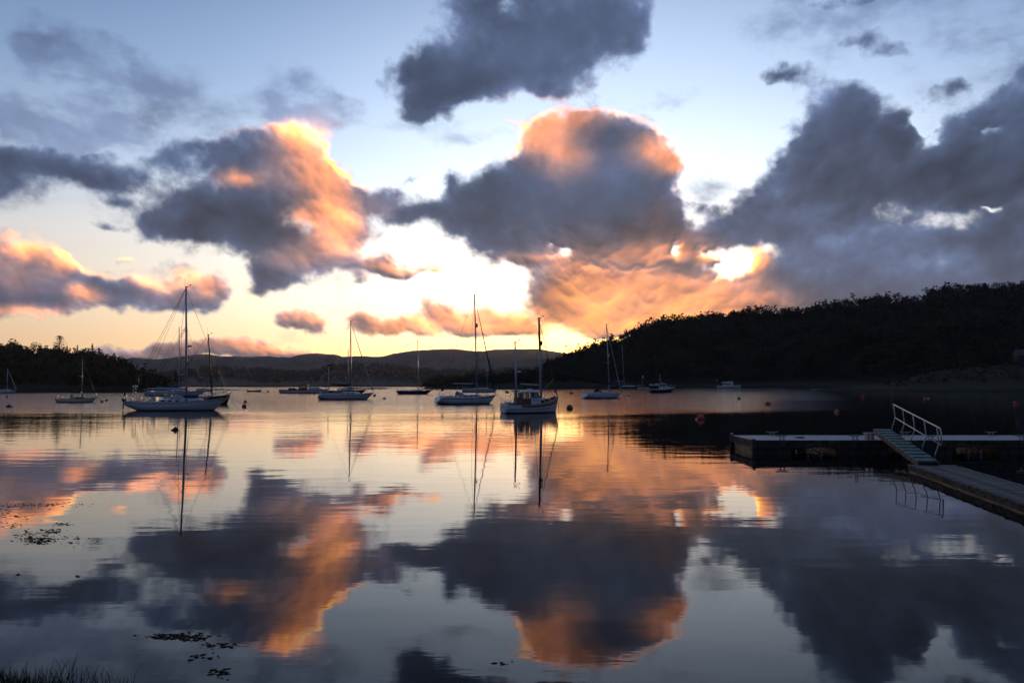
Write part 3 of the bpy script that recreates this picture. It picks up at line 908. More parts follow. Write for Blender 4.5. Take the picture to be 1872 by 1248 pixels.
# trees one can tell apart on the crest of the right hill
px = 1006
G1 = 'small oaks along the crest of the right hill'
while px < 1872:
    if not (1632 < px < 1696):
        if px < 1180: h = rng.uniform(4.6, 7.2)
        elif px > 1700: h = rng.uniform(6.5, 9.0)
        else: h = rng.uniform(3.8, 5.8)
        p = right_hill.point(px, rng.uniform(.95, 1.0))
        lab = 'small dark tree against the glow where the right hill drops to the sunset' if px < 1150 else ('dark round-headed tree on the long flat crest of the right hill' if px < 1690 else 'taller dark tree on the highest crest at far right')
        plant('broadleaf', rng.randrange(6), h, p - np.array([0, 0, .6]), lab, {'s': 'backlit trees low on the right hill crest', 'd': 'round-headed trees along the right hill crest', 't': 'taller trees on the highest part of the crest'}[lab[0]], rng.uniform(0, 6.28))
    px += rng.uniform(9, 17)
plant('umbrella', 1, 8.2, right_hill.point(1643, .985) - np.array([0, 0, .8]), 'wide umbrella-shaped tree standing above the crest of the right hill')
plant('bare', 2, 6.6, right_hill.point(1681, .985) - np.array([0, 0, .5]), 'small nearly bare tree alone in the gap of the hilltop trees')
plant('broadleaf', 3, 6.2, right_hill.point(1618, .98) - np.array([0, 0, .8]), 'bushy tree just left of the umbrella-shaped tree on the crest')
plant('umbrella', 4, 7.8, right_hill.point(1702, .985) - np.array([0, 0, .8]), 'leaning flat-topped tree just right of the small bare tree')
# the left headland
plant('layered', 11, 9.2, left_hill.point(108, .98) - np.array([0, 0, .5]), 'tallest tree of the left headland, with ragged separate tufts')
plant('conifer', 12, 4.6, left_hill.point(122, .98) - np.array([0, 0, .3]), 'short conifer right beside the tallest tuft-headed tree')
plant('conifer', 13, 5.2, left_hill.point(141, .98) - np.array([0, 0, .3]), 'conifer standing between the tallest headland tree and the close pair')
plant('conifer', 14, 6.8, left_hill.point(168, .98) - np.array([0, 0, .3]), 'taller conifer of the close pair on the left headland')
plant('conifer', 12, 6.0, left_hill.point(181, .98) - np.array([0, 0, .3]), 'thinner right-hand conifer of the close pair on the left headland', rz=2)
plant('broadleaf', 3, 6.0, left_hill.point(62, .98) - np.array([0, 0, .3]), 'small round tree left of the headland conifers', rz=1)
px = -60
while px < 275:
    if not (54 < px < 70 or 100 < px < 190):
        plant('broadleaf', rng.randrange(6), rng.uniform(3.0, 4.4), left_hill.point(px, rng.uniform(.93, 1)) - np.array([0, 0, .6]), 'low round tree in the row along the left headland skyline', 'low trees along the left headland skyline', rng.uniform(0, 6.28))
    px += rng.uniform(9, 16)
plant('conifer', 13, 7.5, left_hill.point(322, .9) - np.array([0, 0, .3]), 'lone dark conifer at the low tip of the left headland', rz=3)
plant('conifer', 14, 5.5, left_hill.point(312, .9) - np.array([0, 0, .3]), 'shorter conifer just left of the lone one at the headland tip', rz=3)
px = 790
while px < 1010:
    plant('broadleaf', rng.randrange(6), rng.uniform(3.5, 5.5), spit.point(px, rng.uniform(.8, 1)) - np.array([0, 0, .6]), 'low dark tree on the wooded spit behind the moored boats', 'trees on the wooded spit', rng.uniform(0, 6.28))
    px += rng.uniform(10, 20)

# ---------------------------------------------------------------- rocks
rock_m = mat('wet_rock', (0.030, 0.028, 0.026), 0.6, var=0.5, scale=1.2, bump=0.6)


def rock(px, py, wpx, hpx, label, seed, depth=2.5, name='rock'):
    c = onz(px, py)
    k = c.y / F
    rx, rz = wpx * k / 2, hpx * k
    bm = bmesh.new()
    bmesh.ops.create_icosphere(bm, subdivisions=3, radius=1)
    P = np.array([v.co[:] for v in bm.verts])
    n = fbm(P * 1.3 + seed * 5.1, 4, seed)
    for v, a in zip(bm.verts, n):
        v.co = v.co * (1 + a * 0.9)
        v.co.x *= rx; v.co.y *= depth; v.co.z *= rz
    me = bpy.data.meshes.new(name); bm.to_mesh(me); bm.free()
    me.materials.append(rock_m)
    o = link(bpy.data.objects.new(name, me)); o.location = c
    if label: tag(o, label, 'rock')
    else: tag(o, kind='structure')
    return o


rock(398, 712.6, 60, 2.2, 'longest low rock of the skerry right of the big white sloop mast', 1, 4)
rock(428, 712.8, 34, 1.3, 'right-hand flat rock of the skerry, tapering into the water', 2, 3)
rock(371, 712.6, 22, 2.6, 'left-hand humped rock of the skerry near the headland tip', 3, 3)
rock(1496, 712.6, 20, 2.4, 'dark weed-covered rock at the end of the light water by the grassy point', 4, 3)

# ---------------------------------------------------------------- the bank under the camera
bank_m = land_material('bank_turf', (0.030, 0.034, 0.018), (0.022, 0.020, 0.014), (0.036, 0.040, 0.020), 0.8)
xs = np.linspace(-40, 40, 161)
ts = np.array([0, .25, .5, .75, 1.0, 1.3, 1.8, 2.6, 4, 7, 12, 30, 62.])
edge = 7.55 + 0.35 * fbm(np.column_stack([xs * .35, xs * 0, xs * 0]), 3, 3) * 2 + np.where((xs < -3.1), np.clip((-3.0 - xs) * 1.2, 0, 1.0), 0) - np.where(xs > 4, (xs - 4) * .12, 0)
GV = []
for j, tt in enumerate(ts):
    y = edge - tt
    z = -0.25 + min(1.5, tt * .42) + (fbm(np.column_stack([xs, y, xs * 0]) * .5, 3, 9) * .12 if j > 1 else 0)
    GV.append(np.column_stack([xs, y, z + 0 * xs]))
GV = np.stack(GV)
idx = np.arange(GV.shape[0] * GV.shape[1]).reshape(GV.shape[:2])
q = np.stack([idx[1:, :-1], idx[1:, 1:], idx[:-1, 1:], idx[:-1, :-1]], -1).reshape(-1, 4)
bank = mesh_np('ground', GV.reshape(-1, 3), q, bank_m, smooth=True)
tag(bank, kind='structure')
grass_m = mat('grass_blades', (0.038, 0.048, 0.018), 0.7, var=0.4, scale=4)
r = np.random.default_rng(3)
n = 9000
gx = r.uniform(-9, 0.5, n); ge = np.interp(gx, xs, edge)
keep = (gx < -3.2) | (r.random(n) < 0.25)
gx, ge = gx[keep], ge[keep]; n = len(gx)
gy = ge - r.uniform(0.15, 2.2, n)
gz = np.clip(-0.25 + (ge - gy) * .42, -.05, 2)
clump = np.clip(fbm(np.column_stack([gx * 1.6, gy * 1.6, gx * 0]), 3, 77) * 2.2 + .75, .3, 1.5)
h = r.uniform(.08, .24, n) * clump
lean = r.normal(0, .35, (n, 2)) * h[:, None]
wv = r.normal(size=(n, 2)); wv = wv / np.linalg.norm(wv, axis=1)[:, None] * .0035
b0 = np.column_stack([gx, gy, gz])
V = np.stack([b0 + np.column_stack([wv, 0 * gx]), b0 - np.column_stack([wv, 0 * gx]),
              b0 + np.column_stack([lean * .4 - wv * .7, h * .6]), b0 + np.column_stack([lean * .4 + wv * .7, h * .6]),
              b0 + np.column_stack([lean, h])], 1)
base = (np.arange(n) * 5)[:, None]
F4 = base + np.array([[0, 1, 2, 3]])
gr = mesh_np('shore_grass', V.reshape(-1, 3), np.concatenate([F4, base + np.array([[3, 2, 4, 4]])])[:len(F4)], grass_m)
me = gr.data
tri = base + np.array([[3, 2, 4]])
gt = mesh_np('shore_grass', V.reshape(-1, 3), tri, grass_m)
tag(gr, kind='stuff'); tag(gt, kind='stuff')

# ---------------------------------------------------------------- floating weed
weed_m = mat('floating_seaweed', (0.020, 0.012, 0.005), 0.8, var=0.5, scale=8, spec=.15)
CLUMPS = [(40, 924, 62, 6, 60), (95, 922, 60, 5, 45), (15, 945, 34, 14, 45), (50, 978, 34, 9, 50), (72, 988, 32, 8, 110), (98, 970, 24, 5, 40), (110, 958, 20, 4, 20), (125, 983, 45, 4, 16), (150, 992, 50, 6, 14), (22, 962, 18, 4, 14),
          (320, 1163, 55, 5, 75), (350, 1166, 36, 7, 40), (400, 1180, 34, 6, 22), (372, 1200, 38, 8, 10), (402, 1230, 24, 9, 30), (930, 1212, 26, 6, 4), (142, 1053, 2, 1.5, 4), (34, 1050, 4, 2, 4), (1760, 905, 40, 9, 40), (1825, 925, 40, 8, 40)]
mb = MB()
for cx, cy, rx, ry, nn in CLUMPS:
    for i in range(int(nn * 2.2)):
        a = rng.gauss(0, .5); b = rng.gauss(0, .5)
        p = onz(cx + a * rx, min(1245, cy + b * ry), 0.0)
        s = rng.uniform(.25, 1) ** 2 * .030
        k = 6
        top = [Vector((p.x + math.cos(t * 6.283 / k + i) * s * rng.uniform(.4, 2.2), p.y + math.sin(t * 6.283 / k + i) * s * rng.uniform(.4, 1.3), .004)) for t in range(k)]
        c = Vector((p.x, p.y, .006 + s * rng.uniform(.05, .3)))
        mb.add(top + [c], [(t, (t + 1) % k, k) for t in range(k)])
weed = mb.build('floating_seaweed', weed_m)
tag(weed, kind='stuff')


# ---------------------------------------------------------------- boats
def hull_paint(name, top, boot=(0.012, 0.014, 0.02), zboot=0.10, anti=(0.03, 0.012, 0.012)):
    m = bpy.data.materials.new(name)
    m.use_nodes = True
    m.node_tree.nodes.clear()
    t = NT(m.node_tree)
    tcn = t.new('ShaderNodeTexCoord')
    s = t.new('ShaderNodeSeparateXYZ'); t.l.new(tcn.outputs['Object'], s.inputs[0])
    n = t.noise(tcn.outputs['Object'], 1.3, 5, 0.6)
    streak = t.noise(t.vmath('MULTIPLY', tcn.outputs['Object'], (5, 5, .5)), 1.0, 4, 0.7)
    col = t.mix(t.maprange(n, 0.3, 0.75, 0, .35), top, tuple(c * .72 for c in top))
    col = t.mix(t.maprange(streak, 0.55, 0.8, 0, .3), col, tuple(c * k for c, k in zip(top, (.5, .45, .36))))
    col = t.mix(t.math('LESS_THAN', s.outputs['Z'], zboot), col, boot)
    b = t.new('ShaderNodeBsdfPrincipled')
    t.l.new(col, b.inputs['Base Color'])
    b.inputs['Roughness'].default_value = 0.32
    o = t.new('ShaderNodeOutputMaterial'); t.l.new(b.outputs[0], o.inputs[0])
    return m


M = dict(
    white=hull_paint('white_gelcoat', (0.74, 0.77, 0.80)),
    cream=hull_paint('cream_paint', (0.66, 0.66, 0.62)),
    navy=hull_paint('navy_paint', (0.012, 0.02, 0.05), boot=(0.02, 0.02, 0.02)),
    black=hull_paint('black_paint', (0.015, 0.016, 0.018)),
    green=hull_paint('dark_green_paint', (0.015, 0.026, 0.022)),
    red=hull_paint('dark_red_paint', (0.11, 0.015, 0.012), zboot=-1),
    topside=mat('white_deck', (0.62, 0.64, 0.66), 0.5, var=.15),
    yellow=mat('yellow_deck', (0.50, 0.36, 0.04), 0.5, var=.25),
    grey=mat('grey_paint', (0.30, 0.31, 0.33), 0.5),
    alloy=mat('mast_alloy', (0.42, 0.44, 0.47), 0.4, metal=.5, var=.1),
    steel=mat('stainless_steel', (0.5, 0.5, 0.52), 0.28, metal=.9, var=.1),
    wood=mat('varnished_wood', (0.16, 0.060, 0.022), 0.35, var=.45, scale=6),
    darkwood=mat('dark_spar', (0.055, 0.035, 0.024), 0.5, var=.3),
    teak=mat('teak', (0.20, 0.12, 0.06), 0.7, var=.3),
    rub=mat('ochre_strake', (0.30, 0.10, 0.022), 0.5, var=.3),
    blue=mat('blue_canvas', (0.015, 0.03, 0.11), 0.9, var=.3),
    darkblue=mat('dark_blue_canvas', (0.012, 0.016, 0.04), 0.9, var=.3),
    canvas=mat('pale_canvas', (0.50, 0.50, 0.50), 0.9, var=.2),
    darkcan=mat('dark_canvas', (0.018, 0.019, 0.025), 0.9),
    sail=mat('furled_sail', (0.40, 0.41, 0.43), 0.85, var=.2),
    glass=mat('tinted_glass', (0.010, 0.012, 0.016), 0.06, var=.1),
    wire=mat('rigging_wire', (0.07, 0.07, 0.075), 0.5, metal=.4),
    rope=mat('rope', (0.12, 0.10, 0.08), 0.9),
    plastic=mat('white_plastic', (0.62, 0.63, 0.65), 0.4, var=.1),
    rubber=mat('black_rubber', (0.012, 0.012, 0.013), 0.7),
    orange=mat('orange_lifebuoy', (0.55, 0.12, 0.02), 0.6, var=.2),
)


def clear_glass():
    m = bpy.data.materials.new('clear_pane')
    m.use_nodes = True
    m.node_tree.nodes.clear()
    t = NT(m.node_tree)
    tr = t.new('ShaderNodeBsdfTransparent'); tr.inputs[0].default_value = (.72, .74, .74, 1)
    gl = t.new('ShaderNodeBsdfGlossy'); gl.inputs['Roughness'].default_value = .03
    fr = t.new('ShaderNodeFresnel'); fr.inputs[0].default_value = 1.5
    mx = t.new('ShaderNodeMixShader')
    t.l.new(fr.outputs[0], mx.inputs[0]); t.l.new(tr.outputs[0], mx.inputs[1]); t.l.new(gl.outputs[0], mx.inputs[2])
    o = t.new('ShaderNodeOutputMaterial'); t.l.new(mx.outputs[0], o.inputs[0])
    return m


M['pane'] = clear_glass()


class Hull:
    def __init__(s, L, B, f=(0.9, 0.85, 1.25), transom=.6, stern_up=.0, bow_rake=.12, stern_rake=0.0, full=2.3, keel=-.45, vee=1.0, umax=.42):
        s.L, s.B, s.f, s.tr, s.su, s.br, s.sr, s.full, s.keel, s.vee, s.um = L, B, f, transom, stern_up, bow_rake, stern_rake, full, keel, vee, umax

    def half(s, u):
        um = s.um
        if u > um:
            return s.B / 2 * max(0.0, 1 - ((u - um) / (1 - um)) ** s.full) ** .92
        return s.B / 2 * (s.tr + (1 - s.tr) * (1 - ((um - u) / um) ** 2))

    def sheer(s, u):
        fs, fm, fb = s.f
        if u > .38: return fm + (fb - fm) * ((u - .38) / .62) ** 1.8
        return fm + (fs - fm) * ((.38 - u) / .38) ** 1.6

    def low(s, u):
        k = s.keel
        if u < .22: k = s.keel + (s.su - s.keel) * ((.22 - u) / .22) ** 1.3
        if u > .8: k = s.keel + (-.12 - s.keel) * ((u - .8) / .2)
        return k

    def x(s, u, z=None):
        x0 = -s.L / 2 + s.L * u
        if z is None: return x0
        sh = s.sheer(u)
        a = max(0.0, min(1.2, (sh - z) / sh))
        return x0 - s.br * s.L * a * u ** 5 + s.sr * a * (1 - u) ** 6

    def at(s, x, side=0, dz=0.0, k=1.0):
        """deck edge point above local x"""
        u = min(1, max(0, x / s.L + .5))
        return Vector((x, side * s.half(u) * k, s.sheer(u) + dz))

    def build(s, mat_, parent, deck_mat, rail_mat=None, label=None):
        NU, NA = 30, 9
        V, Fc = [], []
        us = [1 - (1 - i / NU) ** 1.15 for i in range(NU + 1)]
        for side in (-1, 1):
            for u in us:
                b, sh, lo = s.half(u), s.sheer(u), s.low(u)
                p = 3.0 * s.vee * (1 - u ** 3) + 1.25 * u ** 3
                for j in range(NA + 1):
                    a = j / NA
                    z = sh + (lo - sh) * a
                    wd = b * max(0.0, 1 - a ** p) ** .72
                    V.append(Vector((s.x(u, z), side * wd, z)))
        n1 = (NU + 1) * (NA + 1)
        for sd in (0, 1):
            for i in range(NU):
                for j in range(NA):
                    a = sd * n1 + i * (NA + 1) + j
                    Fc.append((a, a + 1, a + NA + 2, a + NA + 1))
        m = MB().add(V, Fc, True)
        # transom
        ring = [j for j in range(NA + 1)] + [n1 + j for j in range(NA, -1, -1)]
        m.f.append(tuple(ring)); m.sm.append(False)
        h = m.build('hull', mat_, parent, label=label)
        # deck, just inside and below the sheer
        d = MB()
        vs = []
        for u in us:
            b = max(0.0, s.half(u) - .025); z = s.sheer(u) - .03
            vs += [(s.x(u), -b, z), (s.x(u), 0, z + .03 * b), (s.x(u), b, z)]
        fs = []
        for i in range(NU):
            for j in (0, 1):
                fs.append((i * 3 + j, i * 3 + j + 1, (i + 1) * 3 + j + 1, (i + 1) * 3 + j))
        d.add(vs, fs, True).build('deck', deck_mat, parent)
        if rail_mat:
            t = MB()
            for sd in (-1, 1):
                t.tube([(s.x(u), sd * s.half(u), s.sheer(u) + .01) for u in us[::2]], .026, 5)
            t.build('toe_rail', rail_mat, parent)
        return h

    def strake(s, mat_, parent, dz0, dz1, r=.02, name='strake', u0=0.0, u1=1.0):
        """a band standing proud along both sides, from dz0 to dz1 below the sheer (as fractions of freeboard)"""
        t = MB()
        for sd in (-1, 1):
            vs = []
            n = 26
            for i in range(n + 1):
                u = u0 + (u1 - u0) * i / n
                sh, lo, b = s.sheer(u), s.low(u), s.half(u)
                p = 3.0 * s.vee * (1 - u ** 3) + 1.25 * u ** 3
                for dz in (dz0, dz1):
                    z = sh * (1 - dz)
                    a = max(0.0, (sh - z) / (sh - lo))
                    wd = b * max(0.0, 1 - a ** p) ** .72 + .006
                    x = s.x(u, z)
                    vs.append((x, sd * (wd + r), z)); vs.append((x, sd * wd - sd * .02, z))
            fs = []
            for i in range(n):
                a = i * 4; b_ = a + 4
                fs += [(a, a + 2, b_ + 2, b_), (a, b_, b_ + 1, a + 1), (a + 2, a + 3, b_ + 3, b_ + 2)]
            t.add(vs, fs, False)
        return t.build(name, mat_, parent)


def cabin(h, parent, x0, x1, hgt, wfrac=.62, front=.5, rear=.1, mat_=None, name='coachroof', z0=None, wins=(), win_h=.14, win_mat=None, top_in=.12):
    """raised cabin with sloped front; wins: (x0,x1) fractions of its length that carry side windows"""
    m = MB()
    n = 8
    vs = []
    zs = z0
    for i in range(n + 1):
        t = i / n
        x = x0 + (x1 - x0) * t
        u = x / h.L + .5
        w_ = h.half(max(0, min(1, u))) * wfrac
        base = (h.sheer(u) - .05) if zs is None else zs
        ht = hgt * (1.0 if t < .55 else 1 - .35 * ((t - .55) / .45) ** 1.5)
        xt = x
        if i == 0: xt = x + rear
        if i == n: xt = x - front
        xt = min(max(xt, x0 + rear), x1 - front)
        top = base + ht
        vs += [(x, -w_, base), (xt, -w_ * (1 - top_in), top - .03), (xt, 0, top + .04), (xt, w_ * (1 - top_in), top - .03), (x, w_, base)]
    fs = []
    for i in range(n):
        a = i * 5; b = a + 5
        for j in range(4): fs.append((a + j, a + j + 1, b + j + 1, b + j))
    fs += [tuple(range(5))[::-1], tuple(n * 5 + j for j in range(5))]
    m.add(vs, fs, False)
    c = m.build(name, mat_ or M['topside'], parent)
    for (f0, f1) in wins:
        for sd in (-1, 1):
            xa, xb = x0 + (x1 - x0) * f0, x0 + (x1 - x0) * f1
            pts = []
            for x in (xa, xb):
                u = x / h.L + .5
                w_ = h.half(u) * wfrac
                base = (h.sheer(u) - .05) if zs is None else zs
                for fz in (.5 - win_h / hgt / 2, .5 + win_h / hgt / 2):
                    zz = base + hgt * fz
                    pts.append(Vector((x, sd * (w_ * (1 - top_in * fz) + .006), zz)))
            q = MB()
            o = Vector((0, sd * .012, 0)); i_ = Vector((0, -sd * .03, 0))
            a, b, c2, d = pts[0], pts[1], pts[3], pts[2]
            q.add([p + o for p in (a, b, c2, d)] + [p + i_ for p in (a, b, c2, d)],
                  [(0, 1, 2, 3), (4, 7, 6, 5), (0, 4, 5, 1), (1, 5, 6, 2), (2, 6, 7, 3), (3, 7, 4, 0)])
            q.build('window', win_mat or M['glass'], c)
    return c


def rig(h, root, mx, mtop, z, r=.085, mat_=None, spreaders=(.48, .74), stay_top=1.0, bow=True, back=True, furl=None, furl_r=.06, aerial=True, name='mast', shrouds=True, topx=None, bx=None, deckz=None, wire=.018, gear=True):
    """mast stepped at local x mx, masthead at height z"""
    mat_ = mat_ or M['alloy']
    topx = mx - .25 if topx is None else topx
    dz = (h.at(mx).z - .02) if deckz is None else deckz
    base = Vector((mx, 0, dz)); top = Vector((topx, 0, z))
    ms = MB().tube([base, base.lerp(top, .5), top], [r, r * .95, r * .7], 8).build(name, mat_, root)
    P = lambda f: base.lerp(top, f)
    if gear:
        g = MB().box(top + Vector((.05, 0, .04)), (.34, .12, .07))
        g.build('masthead_fitting', M['darkcan'], ms)
    if aerial:
        MB().tube([top + Vector((-.12, 0, .05)), top + Vector((-.12, 0, 1.0 if z > 9 else .5))], .012, 5).build('aerial', M['wire'], ms)
        v = MB().tube([top + Vector((.1, 0, .05)), top + Vector((.45, 0, .18))], .010, 5)
        v.box(top + Vector((.45, 0, .26)), (.16, .01, .10)); v.tube([top + Vector((.45, 0, .12)), top + Vector((.45, 0, .3))], .01, 5)
        v.build('wind_vane', M['wire'], ms)
    tips = []
    for k, f in enumerate(spreaders):
        p = P(f); L = h.B * (.36 if k == 0 else .27)
        for sd in (-1, 1):
            tip = p + Vector((-.18, sd * L, .08))
            MB().tube([p, tip], [.032, .018], 6).build('spreader', mat_, ms)
        tips.append((p, L))
    if shrouds:
        for sd in (-1, 1):
            ch = h.at(mx - .15, sd, 0, .94)
            pts = [ch] + [p + Vector((-.18, sd * L, .08)) for p, L in tips] + [P(stay_top * .985)]
            MB().tube(pts, wire, 4).build('shroud', M['wire'], root)
            if tips:
                for dx in (-.55, .45):
                    MB().tube([h.at(mx + dx, sd, 0, .92), P(spreaders[0] - .02)], wire * .85, 4).build('shroud', M['wire'], root)
    bx = h.L / 2 - .12 if bx is None else bx
    if bow:
        bo = Vector((bx, 0, h.sheer(1.0) + .05))
        st = P(stay_top * .985)
        MB().tube([bo, st], wire, 5).build('forestay', M['wire'], root)
        if furl:
            MB().tube([bo.lerp(st, .03), bo.lerp(st, .12), bo.lerp(st, .45), bo.lerp(st, .93)], [furl_r * 1.1, furl_r * 1.3, furl_r, furl_r * .45], 7).build('furled_jib', furl, root)
            MB().lathe([(0, 0), (.10, 0), (.10, .03), (.04, .05), (.04, .10), (.10, .12), (.10, .15), (0, .15)], bo.lerp(st, .012), 10).build('furling_drum', M['steel'], root)
    if back:
        MB().tube([Vector((-h.L / 2 + .1, 0, h.sheer(0) + .02)), top], wire, 4).build('backstay', M['wire'], root)
    return ms, P


def boom(root, P0, L, z, cover=None, r=.065, tilt=.02, cov_r=.15, name='boom', col=None, dirn=-1):
    a = Vector((P0, 0, z)); b = Vector((P0 + dirn * L, 0, z + tilt * L))
    o = MB().tube([a, b], r, 8).build(name, col or M['alloy'], root)
    if cover:
        c = MB()
        up = Vector((0, 0, r * 1.2))
        ks = [0.0, .05, .2, .5, .8, 1.0]
        rr = [cov_r * 1.5, cov_r * 1.6, cov_r * 1.15, cov_r, cov_r * .8, cov_r * .5]
        c.tube([a.lerp(b, k) + up * (1.5 if k < .1 else 1) for k in ks], rr, 8)
        c.build('sail_cover', cover, o)
    MB().tube([a.lerp(b, .45) , a.lerp(b, .42) - Vector((0, 0, .9))], .02, 4).build('mainsheet', M['rope'], root)
    return o


def rails(h, root, bow=True, stern=True, wires=True, hgt=.6):
    if bow:
        m = MB()
        L2 = h.L / 2
        for sd in (-1, 1):
            a = h.at(L2 - 1.1, sd, 0, .95); b = h.at(L2 - .25, sd, 0, .9)
            m.tube([a, a + Vector((0, 0, hgt)), b + Vector((.15, 0, hgt + .05)), Vector((L2 + .12, 0, h.sheer(1) + hgt + .05))], .016, 5)
            m.tube([b, b + Vector((.1, 0, hgt + .03))], .016, 5)
        m.build('pulpit', M['steel'], root)
    if stern:
        m = MB()
        x0 = -h.L / 2 + .08
        for z_ in (hgt, hgt * .5):
            pts = [h.at(x0 + 1.1, -1, z_, .95), h.at(x0 + .1, -1, z_, .93), h.at(x0 + .1, 1, z_, .93), h.at(x0 + 1.1, 1, z_, .95)]
            m.tube(pts, .016, 5)
        for sd in (-1, 1):
            for xx in (x0 + .1, x0 + 1.1):
                m.tube([h.at(xx, sd, 0, .94), h.at(xx, sd, hgt, .94)], .016, 5)
        for yy in (-.4, .4):
            m.tube([h.at(x0 + .1, yy, 0), h.at(x0 + .1, yy, hgt)], .014, 5)
        m.build('pushpit', M['steel'], root)
    if wires:
        xs_ = np.arange(-h.L / 2 + 1.3, h.L / 2 - 1.0, max(1.2, (h.L - 2.4) / 5))
        for x in xs_:
            for sd in (-1, 1):
                MB().tube([h.at(x, sd, 0, .96), h.at(x, sd, hgt, .96)], .013, 5).build('stanchion', M['steel'], root)
        for sd in (-1, 1):
            for z_ in (hgt, hgt * .5):
                MB().tube([h.at(x, sd, z_, .96) for x in list(xs_) + [h.L / 2 - 1.1]], .007, 4).build('guard_wire', M['wire'], root)


def sprayhood(h, root, x, w_, hgt=.6, L=.9, mat_=None, win=True):
    z = h.at(x).z + .30
    m = MB(); vs, fs = [], []
    n, k = 8, 4
    for i in range(k + 1):
        t = i / k
        xx = x + L * t; hh = hgt * math.cos(t * 1.35) ** .7
        for j in range(n + 1):
            a = math.pi * j / n
            vs.append((xx, -math.cos(a) * w_ * (1 - .15 * t), z + math.sin(a) ** .7 * hh - .05))
    for i in range(k):
        for j in range(n):
            a = i * (n + 1) + j
            fs.append((a, a + 1, a + n + 2, a + n + 1))
    m.add(vs, fs, True)
    o = m.build('sprayhood', mat_ or M['darkblue'], root)
    if win:
        for sd in (-1, 1):
            MB().box((x + L * .35, sd * (w_ * .93 + .01), z + hgt * .32), (.42, .02, .2)).build('sprayhood_window', M['sail'], o)
    return o


def boat_root(name, cx, wy, yaw, label, cat='sailing boat', group=None):
    c = onz(cx, wy)
    r_ = empty(name, c, R(yaw))
    tag(r_, label, cat, group)
    r_['_d'] = c.y
    return r_, c


def loc_x(c, yaw, px):
    """local x, along the boat, of a photograph column on the boat's centre plane"""
    d = ray(px, 700); tx = d.x / d.y
    cs, sn = math.cos(R(yaw)), math.sin(R(yaw))
    return (tx * c.y - c.x) / (cs - tx * sn)


def hgt_at(c, yaw, lx, py):
    """height seen at row py above the boat's local x"""
    Y = c.y + lx * math.sin(R(yaw))
    return aty(936, py, Y).z


def mooring(root, h, to, r_=.016):
    a = Vector((h.L / 2 - .05, 0, h.sheer(1) + .02))
    mid = a.lerp(to, .5) - Vector((0, 0, .08))
    MB().tube([a, mid, to], r_, 5).build('mooring_line', M['rope'], root)


